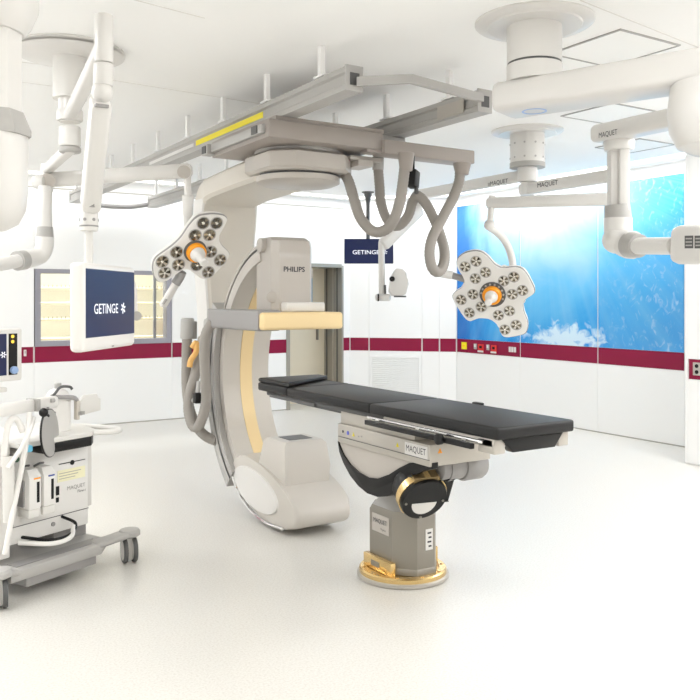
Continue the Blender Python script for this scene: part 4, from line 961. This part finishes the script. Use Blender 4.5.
b = B(); b.bb((-.175, .20, .33), (-.105, .5, .80), .012); AO('side_panel', b, M_OFFW)
b = B(); b.bb((-.70, .147, .337), (-.175, .151, .340)); AO('panel_seam', b, M_DGREY, body)
# worktop
b = B(); b.prism([(-.72, .03, .775), (-.25, .03, .775), (-.17, .10, .775), (-.10, .3, .775), (-.12, .58, .775), (-.72, .58, .775)], (0, 0, .03), .008); wt = AO('worktop', b, M_OFFW)
b = B(); b.prism([(-.56, .032, .722), (-.25, .032, .722), (-.19, .09, .722), (-.19, .16, .722), (-.56, .16, .722)], (0, 0, .052), .006); AO('front_trim', b, M_BLACK, wt)
b = B(); b.tube([Vector((-.22, .06, .79)), Vector((-.10, .02, .785)), Vector((-.03, .05, .785)), Vector((-.03, .18, .785)), Vector((-.08, .30, .79)), Vector((-.16, .33, .79))], .016, 10); AO('grab_handle', b, M_OFFW, wt)
# vaporizers
for i, (x, inkm) in enumerate(((-.605, M_ORANGE), (-.515, M_BLUEINK))):
    b = B(); b.bb((x - .038, .05, .435), (x + .038, .15, .610), .01); b.loft([[Vector((x - .038, .05, .605)), Vector((x + .038, .05, .605)), Vector((x + .038, .15, .605)), Vector((x - .038, .15, .605))], [Vector((x - .03, .08, .645)), Vector((x + .03, .08, .645)), Vector((x + .03, .15, .645)), Vector((x - .03, .15, .645))]]); vp = AO('vaporizer', b, M_MW)
    b = B(); b.bb((x + .008, .0485, .470), (x + .024, .0505, .580)); AO('level_glass', b, M_BLACK, vp)
    b = B(); b.bb((x - .01, .0485, .595), (x + .03, .0505, .603)); AO('colour_mark', b, inkm, vp)
    b = B(); b.bb((x - .038, .055, .390), (x + .038, .15, .436), .006); AO('vaporizer_shelf', b, M_OFFW, vp)
    b = B(); b.bb((x - .048, .09, .450), (x - .0385, .15, .590)); AO('side_gap', b, M_GREY, vp)
    b = B(); b.tube([Vector((x - .05, .12, .650)), Vector((x - .03, .10, .665)), Vector((x + .01, .12, .660))], .006, 8); AO('vaporizer_cable', b, M_DGREY, vp)
b = B(); b.bb((-.39, .1475, .525), (-.20, .1505, .59)); AO('sticker', b, M_STICK, body)
for k in range(3): 
    b = B(); b.bb((-.38, .1465, .54 + k * .015), (-.27 + .02 * k, .148, .544 + k * .015)); AO('print_line', b, M_JOINT, body)
lettering('MAQUET', (-.262, .149, .478), X, Z, .026, M_GREY, body, width=.125, local=True)
lettering('Flow-i', (-.225, .149, .450), X, Z, .016, M_DGREY, body, local=True)
b = B(); b.bb((-.40, .146, .455), (-.38, .151, .505)); b.bb((-.40, .146, .415), (-.382, .151, .442)); AO('port', b, M_BLACK, body)
b = B(); b.cyl((-.42, .15, .30), (-.42, .143, .30), .012, n=14); AO('lock', b, M_GREY, body)
b = B(); b.bb((-.38, .146, .624), (-.20, .151, .628)); b.cyl((-.29, .146, .622), (-.29, .151, .622), .014, n=14); AO('drawer_latch', b, M_BLACK, body)
b = B(); b.cyl((-.655, .15, .70), (-.655, .138, .70), .016, n=14); AO('knob', b, mat('dark_green', (60, 92, 70), .5), body)
b = B(); b.tube([Vector((-.62, .16, .275)), Vector((-.52, .03, .255)), Vector((-.40, .02, .262)), Vector((-.34, .06, .30)), Vector((-.36, .16, .33))], .009, 8); AO('power_cable', b, M_BLACK)
b = B(); b.tube([Vector((-.66, .12, .26)), Vector((-.54, .00, .245)), Vector((-.42, .0, .25)), Vector((-.36, .05, .29))], .013, 8); AO('white_cable', b, M_MW)
# patient cassette cylinder, ring cable and side plate
cc = Vector((-.325, .23, 0))
b = B(); b.lathe([(0, .80), (.068, .80), (.070, .82), (.070, .965), (.072, .97), (.066, 1.0), (.05, 1.03), (.02, 1.045), (0, 1.045)], cc, None, 28); cy = AO('bellows_housing', b, M_MW)
b = B(); b.cyl(cc + Z * 1.04, cc + Z * 1.075, .02, n=16, bev=.004); AO('top_knob', b, M_LGREY, cy)
b = B(); b.tube([cc + Vector((-.10, -.06, 1.0)), cc + Vector((-.07, -.06, 1.02)), cc + Vector((-.02, -.05, 1.055)), cc + Vector((.05, -.04, 1.05)), cc + Vector((.06, -.05, 1.035))], .008, 8); AO('sensor_cable', b, M_DGREY, cy)
b = B(); b.tube([cc + Vector((-.09, -.05, 1.01)), cc + Vector((-.02, -.085, 1.0)), cc + Vector((.05, -.085, .985)), cc + Vector((.085, -.06, .97)), cc + Vector((.06, -.06, .99)), cc + Vector((-.06, -.07, 1.005))], .011, 8); AO('cable_loop', b, M_GREY, cy)
b = B(); b.bb((-.255, .15, .86), (-.235, .18, .97), .003); AO('hinge_post', b, M_WARMG)
b = B(); b.prism([(-.225, .16, .88), (-.075, .16, .895), (-.075, .16, .965), (-.10, .16, .97), (-.10, .16, .995), (-.195, .16, .995), (-.225, .16, .965)], (0, .02, 0), .004); AO('side_plate', b, M_OFFW)
b = B(); b.cyl((-.225, .16, .895), (-.225, .15, .895), .012, n=12); b.bb((-.25, .15, .885), (-.2, .158, .905)); AO('latch', b, M_LGREY)
# horizontal bar, hoses and bag disc
b = B(); beam(b, (-1.0, .02, .985), (-.42, .13, .985), .06, .065, .015); bar = AO('bag_arm', b, M_MW)
b = B(); b.bb((-.60, .045, .955), (-.575, .14, 1.02), .004); AO('arm_clip', b, M_LGREY, bar)
b = B(); b.cyl((-.485, .08, 1.0), (-.465, .08, 1.0), .012, n=10); AO('arm_screw', b, M_LGREY, bar)
b = B(); b.tube([Vector((-.655, .03, .96)), Vector((-.70, .0, .8)), Vector((-.76, -.02, .6)), Vector((-.81, -.03, .42)), Vector((-.835, -.02, .27))], .014, 12); AO('gas_tube', b, M_MW)
b = B(); b.tube([Vector((-.63, .03, .93)), Vector((-.68, .0, .86)), Vector((-.75, -.02, .78)), Vector((-.82, -.02, .7))], .012, 12); AO('gas_tube', b, M_MW)
b = B(); b.tube([Vector((-.80, .04, .70)), Vector((-.80, .03, .82)), Vector((-.77, .04, .92)), Vector((-.72, .05, .93)), Vector((-.69, .04, .86))], .017, 12, 10, .009); AO('breathing_hose', b, M_MW)
dc = Vector((-.53, .02, .835)); dn = Vector((.55, -.835, .05)).normalized(); dm = frame_from(dn)
b = B(); b.lathe([(0, .004), (.10, .004), (.125, -.002), (.128, -.008), (.12, -.014), (0, -.014)], dc, dm, 36); bgd = AO('grey_disc', b, M_LGREY)
b = B(); b.hoop([(.126, -.016), (.130, -.012), (.130, -.004), (.126, -.004)], dc, dm, 36); AO('disc_edge', b, M_BLACK, bgd)
b = B(); b.sphere((-.60, -.01, .955), .024, 14); b.cyl((-.60, -.01, .955), (-.56, .01, .93), .012, n=10); AO('joint_knob', b, M_BLACK)
b = B(); b.tube([Vector((-.52, .06, .97)), Vector((-.535, .05, .90))], .007, 8, 1); AO('stay_rod', b, M_GREY)
b = B(); b.tube([Vector((-.43, .12, .93)), Vector((-.475, .10, .81))], .007, 8, 1); AO('stay_rod', b, M_GREY)
b = B(); b.bb((-.70, .0, .755), (-.655, .04, .79), .008); AO('blue_clip', b, M_SKYBLUE)
# rail posts at the left
b = B(); b.bb((-.79, .10, .20), (-.72, .5, .80), .01); AO('left_panel', b, M_OFFW)
b = B(); b.bb((-.725, .09, .36), (-.71, .11, .74)); AO('rail', b, M_DGREY)
b = B(); b.tube([Vector((-.79, .02, .75)), Vector((-.80, .0, .55)), Vector((-.79, .01, .42))], .03, 12, 8, .012); AO('breathing_hose', b, M_OFFW)
# screen
b = B(); b.box((-0.865, .10, 1.2650), (.40, .045, .275), None, .012, 3); ms = AO('screen_case', b, M_MW)
b = B(); b.bb((-1.050, .0755, 1.1600), (-0.760, .0775, 1.3750)); AO('screen', b, M_NAVY, ms)
b = B(); b.bb((-0.747, .0755, 1.1600), (-0.697, .0775, 1.3750)); pn = AO('key_panel', b, M_BLACK, ms)
b = B(); b.cyl((-0.722, .077, 1.1850), (-0.722, .055, 1.1850), .02, n=20, bev=.004); AO('dial', b, M_KNOB, ms)
for z in (1.3600, 1.3330):
    b = B(); b.cyl((-0.725, .077, z), (-0.725, .073, z), .009, n=12); AO('lit_key', b, mat('amber_key', (226, 178, 60), .4, emis=.5), ms)
for k in range(6):
    b = B(); a = k * math.pi / 3; b.box((-0.779 + .011 * math.cos(a), .0755, 1.2670 + .011 * math.sin(a)), (.013, .002, .005), Matrix.Rotation(-a, 3, 'Y')); AO('logo_ray', b, M_LETTER, ms)
b = B(); b.bb((-0.905, .12, .80), (-0.845, .18, 1.2300), .01); b.bb((-0.965, .06, 1.0750), (-0.765, .12, 1.1000), .006); AO('screen_stand', b, M_OFFW)
